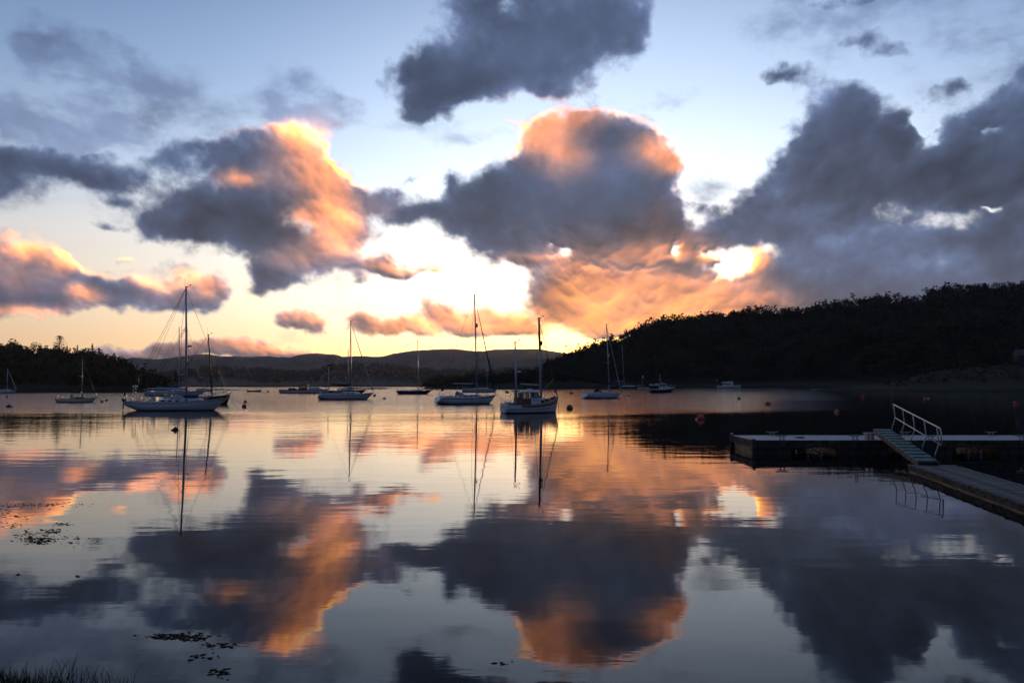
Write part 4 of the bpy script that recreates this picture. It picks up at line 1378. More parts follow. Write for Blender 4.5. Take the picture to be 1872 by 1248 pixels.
# ---- big white sloop at the left (with wind vane gear, radar post and gantry)
def white_sloop():
    yaw = 4
    r0, c = boat_root('sailing_yacht', 325, 750.0, yaw, 'largest white sloop at left, long overhanging bow, tallest mast and radar post on its stern')
    L = loc_x(c, yaw, 420) - loc_x(c, yaw, 230)
    h = Hull(L, 3.3, (.98, .86, 1.42), transom=.5, stern_up=.42, bow_rake=.15, stern_rake=.35, full=2.0)
    h.build(M['white'], r0, M['topside'], M['teak'])
    h.strake(M['darkblue'], r0, .12, .16, .006, 'cove_stripe', .02, .99)
    mx = loc_x(c, yaw, 341.5); tx = loc_x(c, yaw, 336.5)
    cabin(h, r0, -L * .17, L * .26, .40, .55, .5, .15, wins=((.08, .16), (.24, .32), (.40, .48), (.60, .66)))
    m1, P = rig(h, r0, mx, None, hgt_at(c, yaw, tx, 525), r=.125, topx=tx, spreaders=(.36, .62), furl=None, wire=.017)
    # radome on the mast, inner stay, running backstays
    MB().lathe([(0, -.1), (.2, -.1), (.25, 0), (.2, .1), (0, .12)], P(.48) + Vector((.38, 0, .05)), 12).build('radome', M['plastic'], m1)
    MB().box(P(.48) + Vector((.2, 0, -.06)), (.3, .12, .04)).build('radome_bracket', M['alloy'], m1)
    MB().box(P(.33) + Vector((.15, 0, 0)), (.2, .1, .12)).build('deck_light', M['darkcan'], m1)
    MB().tube([h.at(L * .33, 0, 0), P(.66)], .014, 4).build('inner_forestay', M['wire'], r0)
    for dx, f in ((-L * .42, .99), (-L * .36, .66), (-L * .30, .64)):
        for sd in (-1, 1):
            MB().tube([h.at(dx, sd, 0, .9), P(f)], .014, 4).build('running_backstay', M['wire'], r0)
    # boom with its end on a gallows
    bz = hgt_at(c, yaw, mx - 2, 710.5)
    boom(r0, mx - .1, mx - loc_x(c, yaw, 273), bz, None, r=.10, tilt=0.0)
    g = MB()
    gx = loc_x(c, yaw, 277)
    for sd in (-1, 1): g.tube([h.at(gx, sd, 0, .7), h.at(gx, sd, 1.15, .62)], .025, 6)
    g.tube([h.at(gx, -1, 1.15, .66), h.at(gx, 1, 1.15, .66)], .03, 6)
    g.build('boom_gallows', M['steel'], r0)
    rails(h, r0, hgt=.62)
    # radar post, gantry and whip aerial on the stern
    s = MB(); sx = loc_x(c, yaw, 246)
    for sd in (-.55, .55): s.tube([h.at(sx, sd, 0), Vector((sx + .05, sd * .6, h.sheer(.1) + 1.4))], .025, 6)
    s.tube([(sx + .05, -.5, h.sheer(.1) + 1.0), (sx + .05, .5, h.sheer(.1) + 1.0)], .02, 6)
    s.tube([(sx + .05, -.35, h.sheer(.1) + 1.4), (sx + .05, .35, h.sheer(.1) + 1.4)], .02, 6)
    s.build('stern_gantry', M['steel'], r0)
    MB().lathe([(0, -.11), (.22, -.11), (.27, 0), (.22, .1), (0, .13)], (sx + .05, 0, h.sheer(.1) + 1.62), 14).build('radome', M['plastic'], r0)
    MB().tube([(sx + .3, .3, h.sheer(.1) + 1.3), (sx + .3, .3, h.sheer(.1) + 2.9)], .014, 5).build('whip_aerial', M['wire'], r0)
    v = MB(); tx_ = -L / 2 - .12
    v.tube([(tx_ + .1, 0, .95), (tx_ - .12, 0, 1.0), (tx_ - .14, 0, .1)], .05, 6)
    v.tube([(tx_ - .12, 0, 1.0), (tx_ - .02, 0, 2.0)], .025, 6)
    v.box((tx_ + .0, 0, 1.70), (.16, .03, .65)); v.box((tx_ - .13, 0, .45), (.12, .04, .7))
    v.box((tx_ - .05, 0, 1.12), (.36, .3, .28))
    v.build('wind_vane_gear', M['darkcan'], r0)
    # winches, hatch boards, dinghy lashed on deck, blue covers
    for x, y in ((-.3, .72), (-.24, .70), (-.34, .66)):
        for sd in (-1, 1):
            MB().lathe([(0, 0), (.09, 0), (.07, .1), (.06, .16), (.09, .2), (0, .2)], h.at(L * x, sd, .1, y), 10).build('winch', M['steel'], r0)
    MB().ball(h.at(-L * .02, 0, .45), 1, (.75, .45, .28), 12, 7).build('dinghy_bag', M['canvas'], r0)
    MB().ball(h.at(L * .125, 0, .48), 1, (.85, .4, .22), 12, 7).build('blue_sail_bag', M['blue'], r0)
    MB().tube([h.at(L * .19, 0, .42), h.at(L * .27, 0, .30), h.at(L * .36, 0, .55)], [.08, .11, .05], 7).build('headsail_roll', M['sail'], r0)
    MB().box(h.at(-L * .22, 0, .35), (.5, .9, .45)).build('companionway', M['topside'], r0)
    MB().tube([h.at(-L * .33, 0, .25), h.at(-L * .33, 0, .95)], .05, 6).build('helm_pedestal', M['topside'], r0)
    MB().lathe([(0, -.02), (.2, -.02), (.2, .02), (0, .02)], h.at(L * .36, 0, .06), 12).build('deck_hatch', M['glass'], r0)
    hh = MB()
    for k in range(3): hh.tube([h.at(L * (.43 + k * .02), -1, .62, .8), h.at(L * (.46 + k * .02), 0, .2)], .012, 4)
    hh.build('anchor_lashing', M['rope'], r0)
    mooring(r0, h, Vector((L / 2 + .9, .6, 0)))
    mooring(r0, h, Vector((L / 2 + 1.8, 1.6, .3)))


white_sloop()


# ---- generic yacht used with its own numbers each time
def yacht(cx, wy, yaw, x0, x1, mast, top, label, hull='white', B=3.0, fr=(.9, .85, 1.15), transom=.7, up=.1, br=.10, sr=-.2, furl=None, boomlen=.32, boompy=None, cover=None,
          stripe=None, wins=((.1, .25), (.33, .48), (.56, .68)), hood=None, mtop=None, r=.1, detail=2, spreads=(.40, .68), cabinh=.42, deck=None, name='sailing_yacht', cab=(-.14, .26), rail=None, mastmat=None, furl_r=.07, bowrail=True, cabmat=None):
    r0, c = boat_root(name, cx, wy, yaw, label)
    bw = B * transom * math.sin(abs(R(yaw))) * .5
    L = (loc_x(c, yaw, x1) - loc_x(c, yaw, x0)) - bw
    h = Hull(L, B, fr, transom=transom, stern_up=up, bow_rake=br, stern_rake=sr)
    h.build(M[hull], r0, deck or M['topside'], rail)
    if stripe: h.strake(stripe, r0, .12, .24, .004, 'hull_stripe', .0, .985)
    mxp, txp = mast
    mx, tx = loc_x(c, yaw, mxp), loc_x(c, yaw, txp)
    z = hgt_at(c, yaw, tx, top)
    cabin(h, r0, L * cab[0], L * cab[1], cabinh, .6, .6, .1, wins=wins, win_h=.13, mat_=cabmat)
    m1, P = rig(h, r0, mx, None, z, r=r, topx=tx, spreaders=spreads, furl=furl, mat_=mastmat, furl_r=furl_r)
    if boompy:
        bz = hgt_at(c, yaw, mx - 1.5, boompy)
        boom(r0, mx - .1, L * boomlen, bz, cover, r=.075)
    if detail > 1: rails(h, r0, bow=bowrail)
    elif bowrail: rails(h, r0, wires=False)
    if hood: sprayhood(h, r0, L * cab[0] - .35, B * .30, mat_=hood)
    if detail > 1:
        MB().lathe([(0, 0), (.32, 0), (.32, .02), (0, .02)], h.at(-L * .36, 0, .55), 14).build('steering_wheel', M['steel'], r0)
        for sd in (-1, 1):
            MB().lathe([(0, 0), (.08, 0), (.06, .1), (.08, .17), (0, .17)], h.at(-L * .25, sd, .12, .62), 10).build('winch', M['steel'], r0)
        for sd in (-1, 1):
            MB().box(h.at(-L * .30, sd, .08, .6), (L * .3, .12, .26)).build('cockpit_coaming', M['topside'], r0)
        MB().box(h.at(L * .34, 0, .03), (.5, .5, .06)).build('deck_hatch', M['glass'], r0)
    return r0, h, c, m1, P, mx, tx, L


# blue-covered ketch-like sloop hidden behind the big one
b = yacht(322, 723.5, 0, 262, 372, (327.5, 325.5), 599, 'blue and white sloop half hidden behind the largest white sloop, blue sail cover', 'white', 3.4, (.95, .9, 1.2), boompy=708, cover=M['blue'], stripe=M['blue'], hood=M['blue'], spreads=(.3, .55), boomlen=.36, furl=None)
MB().lathe([(0, -.12), (.25, -.12), (.3, 0), (.25, .12), (0, .12)], b[4](.27) + Vector((.45, 0, 0)), 12).build('radome', M['plastic'], b[3])
MB().tube([b[1].at(b[7] / 2 - .2, 0, 0), b[4](.62)], .05, 6).build('inner_furled_jib', M['darkblue'], b[0])

# dark double ended boat whose bow shows past the big sloop
b = yacht(361, 739.0, 6, 300, 421, (388.0, 379.0), 612, 'dark double-ended boat, only its black bow and dark raked mast showing behind the big sloop', 'black', 3.2, (.9, .8, 1.35), transom=.25, up=.0, br=.05, mastmat=M['darkwood'], boompy=715, cover=M['sail'], boomlen=.22, detail=2, spreads=(.62,), rail=M['wood'], cabinh=.3, cab=(-.2, .1))
bs = MB().tube([b[1].at(b[7] / 2 - .5, 0, .1), b[1].at(b[7] / 2 + .25, 0, .35)], .05, 6).build('bowsprit', M['wood'], b[0])

# small yellow and white sloop
b = yacht(141, 735.3, 5, 106, 180, (150.5, 149.8), 655, 'small sloop with yellow deck and white hull, blue cover on its boom', 'white', 2.2, (.55, .5, .75), transom=.7, up=.05, br=.12, sr=.1, r=.06, boompy=717.5, cover=M['darkblue'], boomlen=.42, detail=1, spreads=(.55,), cabinh=.36, deck=M['yellow'], cab=(-.06, .30), cabmat=M['yellow'], wins=((.2, .4), (.5, .7)))
hb = b[1]
hb.strake(M['yellow'], b[0], -.02, .16, .006, 'yellow_sheer_band', 0, 1)
ob = MB().box((-b[7] / 2 - .22, .25, .62), (.28, .26, .42), taper=.8)
ob.tube([(-b[7] / 2 - .2, .25, .45), (-b[7] / 2 - .28, .25, -.3)], .05, 6); ob.build('outboard_motor', M['plastic'], b[0])
MB().box(hb.at(-b[7] * .12, 0, .38), (.55, .8, .75), taper=.75).build('cabin_hood', M['canvas'], b[0])
MB().tube([hb.at(b[7] / 2 - .1, 0, .0), hb.at(b[7] / 2 - .45, 0, 1.0)], .03, 5).build('bow_post', M['darkcan'], b[0])
mooring(b[0], hb, Vector((b[7] / 2 + .9, .2, 0)))

# far left edge
b = yacht(9, 718.5, 3, -16, 27, (13.5, 13.2), 673, 'far small white sloop cut by the left edge, with a pale forestay', 'white', 2.8, (.7, .65, .9), r=.09, detail=1, boompy=None, furl=M['sail'], furl_r=.09, spreads=(.5,), cabinh=.35)
# the row in the middle
b = yacht(634, 730.0, 9, 583, 685, (642.5, 640.0), 587, 'white sloop left of centre with dark boom cover, second tallest of the middle row', 'white', 3.4, (.95, .88, 1.22), transom=.75, up=.12, br=.13, sr=-.3, furl=M['sail'], boompy=704.5, cover=M['darkcan'], stripe=M['grey'], hood=M['darkblue'], boomlen=.38, spreads=(.36, .66), furl_r=.085)
h_ = b[1]
pz = hgt_at(b[0].location, 9, -b[7] * .33, 668)
px_ = loc_x(Vector(b[0].location), 9, 600.5)
MB().tube([h_.at(px_, 0, 0), Vector((px_, 0, pz))], .045, 6).build('stern_pole', M['alloy'], b[0])
MB().ball((px_, 0, pz), .22, (1, 1, .8)).build('wind_generator', M['darkcan'], b[0])
MB().box((px_ + .05, 0, pz + .1), (.9, .05, .06), M=Matrix.Rotation(.5, 3, 'X')).build('generator_blade', M['darkcan'], b[0])
MB().tube([b[4](.37), h_.at(b[7] * .20, 0, .35)], [.035, .05], 6).build('spinnaker_pole', M['darkcan'], b[0])
mooring(b[0], h_, Vector((b[7] / 2 + 1.4, .5, 0)))
b = yacht(632, 719.3, 4, 592, 668, (637.0, 636.0), 641, 'sloop behind the middle white sloop, only its shorter mast and dark cover visible', 'navy', 3.0, (.9, .8, 1.1), r=.1, boompy=706, cover=M['darkblue'], detail=1, spreads=(.5, .75), boomlen=.5)
b = yacht(758, 720.3, 10, 724, 792, (765.0, 763.0), 622, 'low dark-hulled sloop with white cabin in front of the wooded spit', 'black', 3.2, (.85, .75, 1.15), transom=.5, up=.3, br=.16, sr=.1, r=.1, detail=2, spreads=(.30, .52), furl=None, cabinh=.36)
b = yacht(855, 738.0, 22, 799, 911, (872.0, 867.0), 539, 'white sloop with dark blue stripe and sprayhood, tallest mast near the centre', 'white', 3.3, (.95, .88, 1.28), transom=.78, up=.16, br=.12, sr=-.55, furl=M['darkcan'], boompy=701.5, stripe=M['navy'], hood=M['canvas'], boomlen=.40, spreads=(.38, .66), r=.11, furl_r=.075)
h_, P = b[1], b[4]
MB().lathe([(0, -.28), (.12, -.28), (.15, 0), (.12, .28), (0, .28)], P(.70) + Vector((.24, 0, 0)), 12).build('radar_reflector', M['plastic'], b[3])
MB().box(h_.at(-b[7] * .42, .2, 1.05), (.28, .26, .42)).build('outboard_motor', M['darkblue'], b[0])
MB().tube([h_.at(-b[7] * .5, .1, .1), h_.at(-b[7] * .5, .1, 1.1)], .02, 5).build('ensign_staff', M['steel'], b[0])
MB().box(P(.16) + Vector((-.22, 0, 0)), (.06, .4, .9)).build('rolled_flag', M['blue'], b[0])
MB().tube([h_.at(-b[7] * .17, 0, .0), h_.at(-b[7] * .18, 0, 1.6)], .02, 5).build('boom_prop', M['steel'], b[0])
for k in range(2): mooring(b[0], h_, Vector((b[7] / 2 + 1.2 + k * .8, .4, 0)))
b = yacht(878, 716.8, 8, 845, 911, (890.5, 889.0), 642, 'small white sloop with blue boom cover seen between two nearer boats', 'white', 3.0, (.95, .9, 1.15), r=.1, boompy=701.5, cover=M['blue'], stripe=M['darkblue'], detail=2, spreads=(.48,), boomlen=.4, furl=M['darkblue'], furl_r=.09)
MB().ball(b[4](.5) + Vector((.1, 0, 0)), .3).build('radar_reflector', M['plastic'], b[3])
b = yacht(1103, 727.8, 24, 1069, 1140, (1114.0, 1109.5), 593, 'white sloop right of the orange glow with a long white cabin and pale furled jib', 'white', 3.2, (.95, .88, 1.15), transom=.8, up=.12, br=.10, sr=-.5, furl=M['sail'], boompy=702.5, cover=M['darkcan'], stripe=M['grey'], hood=M['darkcan'], boomlen=.42, spreads=(.44, .7), r=.11)
MB().ball(b[4](.55) + Vector((.15, 0, 0)), .26, (.7, .7, 1.2)).build('radar_reflector', M['plastic'], b[3])
mooring(b[0], b[1], Vector((b[7] / 2 + 1.2, .4, 0)))
b = yacht(1146, 709.8, 6, 1116, 1178, (1141.5, 1137.5), 630, 'dark-hulled sloop beyond the white one, its mast against the wooded hill', 'black', 3.2, (.9, .85, 1.15), r=.12, boompy=696.5, cover=M['sail'], detail=1, spreads=(.3, .68), furl=None, boomlen=.30, bowrail=True)
MB().ball(b[1].at(-b[7] * .24, 0, 1.0), 1, (1.9, .8, .95), 14, 8).build('blue_boat_cover', M['blue'], b[0])


# ---- long low white launch with a varnished wheelhouse
def long_launch():
    r0, c = boat_root('converted_launch', 556, 718.3, 2, 'long low white launch with lit-through wheelhouse windows and two thin poles', 'launch')
    yaw = 2
    L = loc_x(c, yaw, 602) - loc_x(c, yaw, 513)
    h = Hull(L, 3.2, (.95, .85, 1.1), transom=.7, stern_up=.05, bow_rake=.06, full=2.4)
    h.build(M['white'], r0, M['topside'], M['darkwood'])
    h.strake(M['darkcan'], r0, .0, .14, .02, 'rubbing_band')
    xa, xb = loc_x(c, yaw, 547), loc_x(c, yaw, 563)
    z0 = h.sheer(.5) - .03
    bm_ = MB(); w_ = 1.0; hw = 1.55
    bm_.box(((xa + xb) / 2, 0, z0 + .3), (xb - xa, 2 * w_, .6))
    n = 5
    for i in range(n + 1):
        x = xa + .05 + (xb - xa - .1) * i / n
        for sd in (-1, 1): bm_.box((x, sd * (w_ - .05), z0 + 1.0), (.10, .10, .82))
    wh = bm_.build('wheelhouse', M['wood'], r0)
    MB().box(((xa + xb) / 2, 0, z0 + hw - .08), (xb - xa + .35, 2 * w_ + .3, .13)).build('wheelhouse_roof', M['darkwood'], r0)
    for i in range(n):
        x = xa + .05 + (xb - xa - .1) * (i + .5) / n
        for sd in (-1, 1):
            MB().box((x, sd * (w_ - .05), z0 + 1.0), ((xb - xa - .1) / n - .11, .02, .80)).build('window', M['pane'], wh)
    cabin(h, r0, xb + .2, loc_x(c, yaw, 592), .75, .7, 1.2, .0, wins=((.1, .22), (.32, .44), (.54, .66)))
    cabin(h, r0, loc_x(c, yaw, 527), xa - .3, .55, .6, .2, .3, mat_=M['darkwood'])
    for pxx, top in ((537, 677), (565.5, 680)):
        x = loc_x(c, yaw, pxx)
        MB().tube([h.at(x, 0, 0), Vector((x - .15, 0, hgt_at(c, yaw, x, top)))], .06, 6).build('mast', M['darkwood'], r0)
    MB().tube([h.at(-L / 2 + .25, 0, 0), h.at(-L / 2 - .1, 0, 2.3)], .03, 5).build('ensign_staff', M['darkwood'], r0)
    rl = MB()
    for sd in (-1, 1): rl.tube([h.at(x, sd, .55, .9) for x in np.linspace(-L * .46, -L * .2, 5)], .015, 4)
    rl.build('stern_rail', M['steel'], r0)


long_launch()


# ---- motor sailer, nearest boat
def motor_sailer():
    yaw = 27
    r0, c = boat_root('motor_sailer', 972, 754.3, yaw, 'white two-masted motor sailer with wheelhouse and ochre band, nearest boat, right of centre', 'motor sailer')
    L = loc_x(c, yaw, 1024) - loc_x(c, yaw, 916) - .55
    h = Hull(L, 2.65, (.92, .84, 1.52), transom=.62, stern_up=-.15, bow_rake=.05, stern_rake=-.12, full=2.5, vee=1.25, umax=.45)
    h.build(M['white'], r0, M['topside'], M['wood'])
    h.strake(M['rub'], r0, .13, .36, .012, 'ochre_band', .22, 1)
    h.strake(M['darkwood'], r0, .52, .57, .03, 'rubbing_strake', .02, .98)
    h.strake(M['darkcan'], r0, .045, .075, .03, 'gunwale_line')
    tr = -L / 2
    # name board marks on the transom
    nb = MB()
    for i in range(6): nb.box((tr - .075, -.28 + i * .10, .60), (.012, .06, .05 if i % 2 else .08))
    nb.build('transom_lettering', M['darkcan'], r0)
    # wheelhouse
    X = lambda p: loc_x(c, yaw, p)
    z0 = h.sheer(.35) - .05
    xa, xb = -L * .245, L * .085
    w_, hw = .92, 1.35
    W_ = MB()
    W_.box(((xa + xb) / 2, 0, z0 + .32), (xb - xa, 2 * w_, .64))                       # lower part
    wh = W_.build('wheelhouse', M['topside'], r0)
    pl = MB()
    posts = [xa + .05, xa + .48, xa + .92, xa + 1.36, xb - .42]
    for x in posts:
        for sd in (-1, 1): pl.box((x, sd * (w_ - .05), z0 + .64 + .30), (.09, .09, .60))
    for sd in (-1, 1):                                   # raked front posts
        pl.tube([(xb - .05, sd * (w_ - .06), z0 + .64), (xb - .25, sd * (w_ - .08), z0 + 1.24)], .05, 6)
    pl.tube([(xb - .05, 0, z0 + .64), (xb - .25, 0, z0 + 1.24)], .04, 6)
    pl.box((xa + .05, 0, z0 + .94), (.08, .1, .6))
    pl.build('window_posts', M['topside'], wh)
    back_ = MB().box((xa - .03, .0, z0 + .25), (.06, 2 * w_ - .1, .95)); back_.box((xa - .03, -.62, z0 + .92), (.06, .5, .55))
    back_.build('aft_door', M['wood'], r0)
    sidep = MB().box((xa + .42, -w_ - .018, z0 + .28), (.95, .03, .70)); sidep.build('side_door', M['wood'], wh)
    for i in range(len(posts) - 1):
        x0_, x1_ = posts[i] + .045, posts[i + 1] - .045
        for sd in (-1, 1):
            MB().box(((x0_ + x1_) / 2, sd * (w_ - .05), z0 + .94), (x1_ - x0_, .015, .57)).build('window', M['pane'], wh)
    for sd in (-1, 1):
        a, b_ = Vector((xb - .05, 0, z0 + .66)), Vector((xb - .25, 0, z0 + 1.22))
        y0, y1 = sd * .05, sd * (w_ - .12)
        MB().add([(a.x, y0, a.z), (a.x, y1, a.z), (b_.x, y1, b_.z), (b_.x, y0, b_.z), (a.x - .02, y0, a.z), (a.x - .02, y1, a.z), (b_.x - .02, y1, b_.z), (b_.x - .02, y0, b_.z)],
                 [(0, 1, 2, 3), (7, 6, 5, 4), (0, 4, 5, 1), (1, 5, 6, 2), (2, 6, 7, 3), (3, 7, 4, 0)]).build('windscreen', M['pane'], wh)
    rf = MB()
    vs = []
    for i in range(9):
        y = -w_ - .14 + (2 * w_ + .28) * i / 8
        zz = z0 + 1.27 + .12 * (1 - (y / (w_ + .14)) ** 2)
        vs += [(xa - .22, y, zz - .02), (xb - .02, y, zz), (xb - .02, y, zz + .07), (xa - .22, y, zz + .05)]
    fs = [(0, 1, 2, 3), (35, 34, 33, 32)]
    for i in range(8):
        for j in range(4):
            a = i * 4 + j; b_ = i * 4 + (j + 1) % 4
            fs.append((a, a + 4, b_ + 4, b_))
    rf.add(vs, fs)
    roof = rf.build('wheelhouse_roof', M['topside'], r0)
    MB().ball(((xa + xb) / 2 + .25, 0, z0 + 1.47), 1, (.38, .26, .10), 12, 6).build('life_raft', M['plastic'], roof)
    hr = MB(); hr.tube([(xa + .2, -.7, z0 + 1.36), (xa + .2, -.7, z0 + 1.46), (xb - .4, -.7, z0 + 1.46), (xb - .4, -.7, z0 + 1.36)], .014, 5); hr.build('roof_handrail', M['wood'], roof)
    # forward coachroof
    ca = cabin(h, r0, xb - .02, L * .29, .42, .60, .35, .0)
    for xx in (xb + .28, xb + .82):
        for sd in (-1, 1):
            u = xx / L + .5
            y = h.half(u) * .60
            fr = MB().box((xx, sd * (y + .0), h.sheer(u) + .16), (.42, .06, .20)).build('window', M['darkwood'], ca)
            MB().box((xx, sd * (y + .034), h.sheer(u) + .16), (.34, .012, .14)).build('pane', M['glass'], fr)
    # bulwark lift at the bow, bits on the foredeck
    rails(h, r0, bow=True, stern=True, wires=False, hgt=.42)
    gw = MB()
    for sd in (-1, 1):
        for x in (L * .12, L * .24, L * .36): gw.tube([h.at(x, sd, 0, .95), h.at(x, sd, .42, .95)], .014, 5)
        gw.tube([h.at(x, sd, .42, .95) for x in (xb, L * .12, L * .24, L * .36, L * .42)], .010, 4)
    gw.build('guard_rail', M['steel'], r0)
    MB().box(h.at(L * .40, 0, .08), (.35, .3, .2)).build('anchor_winch', M['darkcan'], r0)
    MB().ball(h.at(L * .33, -.3, .10), .2, (1.3, .8, .6), 10, 6).build('coiled_fender', M['orange'], r0)
    MB().box(h.at(L * .45, 0, .14), (.5, .14, .08)).build('anchor', M['steel'], r0)
    # masts
    mx, tx = X(989.5), X(985.5)
    u1 = mx / L + .5
    m1, P = rig(h, r0, mx, None, hgt_at(c, yaw, tx, 582), r=.125, topx=tx, spreaders=(), furl=M['darkwood'], furl_r=.045, mat_=None, wire=.017, back=False)
    MB().tube([P(.62), P(1.0)], [.122, .095], 8).build('varnished_topmast', M['wood'], m1)
    MB().box(P(.705) + Vector((.20, 0, 0)), (.20, .20, .42), taper=.8).build('radar_reflector', M['darkcan'], m1)
    MB().tube([P(.66), P(.655) + Vector((.75, -.1, .03))], .012, 5).build('steaming_light_arm', M['wire'], m1)
    bz = hgt_at(c, yaw, X(970), 704)
    boom(r0, mx - .05, mx - X(952), bz, None, r=.055, tilt=.06)
    MB().tube([P(.12) , Vector((X(1010), -.2, hgt_at(c, yaw, X(1010), 693)))], .02, 5).build('staysail_boom', M['alloy'], r0)
    mx2, tx2 = X(944.0), X(941.5)
    m2, P2 = rig(h, r0, mx2, None, hgt_at(c, yaw, tx2, 626), r=.10, topx=tx2, spreaders=(), bow=False, back=False, name='mizzen_mast', wire=.011, shrouds=True)
    MB().lathe([(0, -.09), (.2, -.09), (.24, 0), (.2, .09), (0, .1)], P2(.53) + Vector((.33, -.02, 0)), 14).build('radome', M['plastic'], m2)
    MB().box(P2(.52) + Vector((.12, 0, -.07)), (.3, .08, .03)).build('radome_bracket', M['steel'], m2)
    MB().tube([P2(.98), P(.9)], .009, 4).build('triatic_stay', M['wire'], r0)
    # swim ladder, fenders, stern gear
    ld_ = MB()
    for y in (-.75, -.45): ld_.tube([(tr - .16, y, -.1), (tr - .10, y, 1.25)], .016, 5)
    for k in range(5): ld_.tube([(tr - .15, -.75, .1 + k * .24), (tr - .15, -.45, .1 + k * .24)], .014, 5)
    ld_.build('swim_ladder', M['steel'], r0)
    MB().box(h.at(tr + .55, 0, .02), (.5, 1.0, .3)).build('stern_locker', M['topside'], r0)
    MB().tube([(xa - .3, -.5, z0 + .1), (xa - .42, -.55, z0 + 1.25)], .016, 5).build('boat_hook', M['darkwood'], r0)
    mooring(r0, h, Vector((L / 2 + .05, -.1, -.05)), .02)


motor_sailer()


# ---- motor cruiser with navy hull
def cruiser():
    yaw = 16
    r0, c = boat_root('motor_cruiser', 1210, 717.6, yaw, 'navy-hulled motor cruiser with white wheelhouse below the wooded hill', 'motor cruiser')
    L = loc_x(c, yaw, 1236) - loc_x(c, yaw, 1186) - .5
    h = Hull(L, 3.0, (1.05, 1.0, 1.65), transom=.85, stern_up=-.1, bow_rake=.12, full=2.6)
    h.build(M['navy'], r0, M['topside'], M['plastic'])
    h.strake(M['plastic'], r0, .0, .16, .02, 'white_sheer_band')
    cabin(h, r0, -L * .05, L * .34, .65, .72, 1.0, .0, wins=((.15, .25), (.38, .48), (.6, .7)), win_h=.2)
    a = MB().box((-L * .02, 0, h.sheer(.5) + .75), (L * .30, 2.0, 1.5), taper=.86).build('wheelhouse', M['topside'], r0)
    for sd in (-1, 1):
        for k in (-.08, .03): MB().box((L * k, sd * .93, h.sheer(.5) + 1.02), (L * .09, .05, .45)).build('window', M['glass'], a)
    MB().box((L * .125, 0, h.sheer(.5) + 1.02), (.05, 1.4, .45), M=Matrix.Rotation(-.12, 3, 'Y')).build('windscreen', M['glass'], a)
    MB().box((-L * .02, 0, h.sheer(.5) + 1.55), (L * .33, 2.1, .10)).build('wheelhouse_roof', M['topside'], r0)
    t = MB().box((-L * .31, 0, h.sheer(.2) + 1.25), (L * .27, 2.0, .5), taper=.85); t.build('canopy', M['sail'], r0)
    for sd in (-1, 1): MB().box((-L * .31, sd * .95, h.sheer(.2) + .6), (L * .27, .04, .85)).build('canopy_side', M['darkcan'], r0)
    m = MB().tube([(-L * .05, 0, h.sheer(.5) + 1.55), (-L * .08, 0, h.sheer(.5) + 4.2)], .06, 6); m.tube([(-L * .08, -.6, h.sheer(.5) + 2.6), (-L * .08, .6, h.sheer(.5) + 2.6)], .04, 5)
    m.build('signal_mast', M['plastic'], r0)
    MB().lathe([(0, -.1), (.25, -.1), (.28, 0), (.2, .12), (0, .12)], (L * .02, 0, h.sheer(.5) + 1.75), 12).build('radome', M['plastic'], r0)
    rails(h, r0, bow=True, stern=False, wires=False, hgt=.7)
    gl = MB()
    for sd in (-1, 1): gl.tube([h.at(x, sd, .65, .95) for x in (L * .05, L * .2, L * .35, L * .42)], .02, 4)
    gl.build('guard_rail', M['steel'], r0)
    # open fishing boat just behind its stern
    yaw = 5
    r1, c1 = boat_root('fishing_boat', 1180, 711.3, yaw, 'small white open boat with a flag on a pole, behind the navy cruiser', 'fishing boat')
    L = loc_x(c1, yaw, 1197) - loc_x(c1, yaw, 1169)
    h = Hull(L, 2.6, (.8, .75, 1.2), transom=.8, stern_up=-.1, bow_rake=.08)
    h.build(M['white'], r1, M['grey'], M['darkcan'])
    MB().box(h.at(L * .12, 0, .55), (1.8, 1.7, 1.3), taper=.85).build('cuddy', M['darkcan'], r1)
    MB().tube([h.at(-L * .28, 0, 0), h.at(-L * .12, 0, 5.2)], .05, 5).build('flag_pole', M['alloy'], r1)
    f = MB().add([(-L * .12, 0, 5.9), (-L * .12, 0, 5.0), (-L * .12 - .7, .1, 4.9), (-L * .12 - .65, .12, 5.7), (-L * .12, .03, 5.9), (-L * .12, .03, 5.0), (-L * .12 - .7, .13, 4.9), (-L * .12 - .65, .15, 5.7)],
                 [(0, 1, 2, 3), (7, 6, 5, 4), (0, 4, 5, 1), (1, 5, 6, 2), (2, 6, 7, 3), (3, 7, 4, 0)]); f.build('flag', M['plastic'], r1)
    g = MB()
    for sd in (-1, 1): g.tube([h.at(x, sd, .5, .9) for x in (-L * .45, -L * .2)], .03, 4); g.tube([h.at(-L * .4, sd, 0, .9), h.at(-L * .4, sd, 1.4, .9)], .04, 4)
    g.build('stern_gantry', M['steel'], r1)


cruiser()

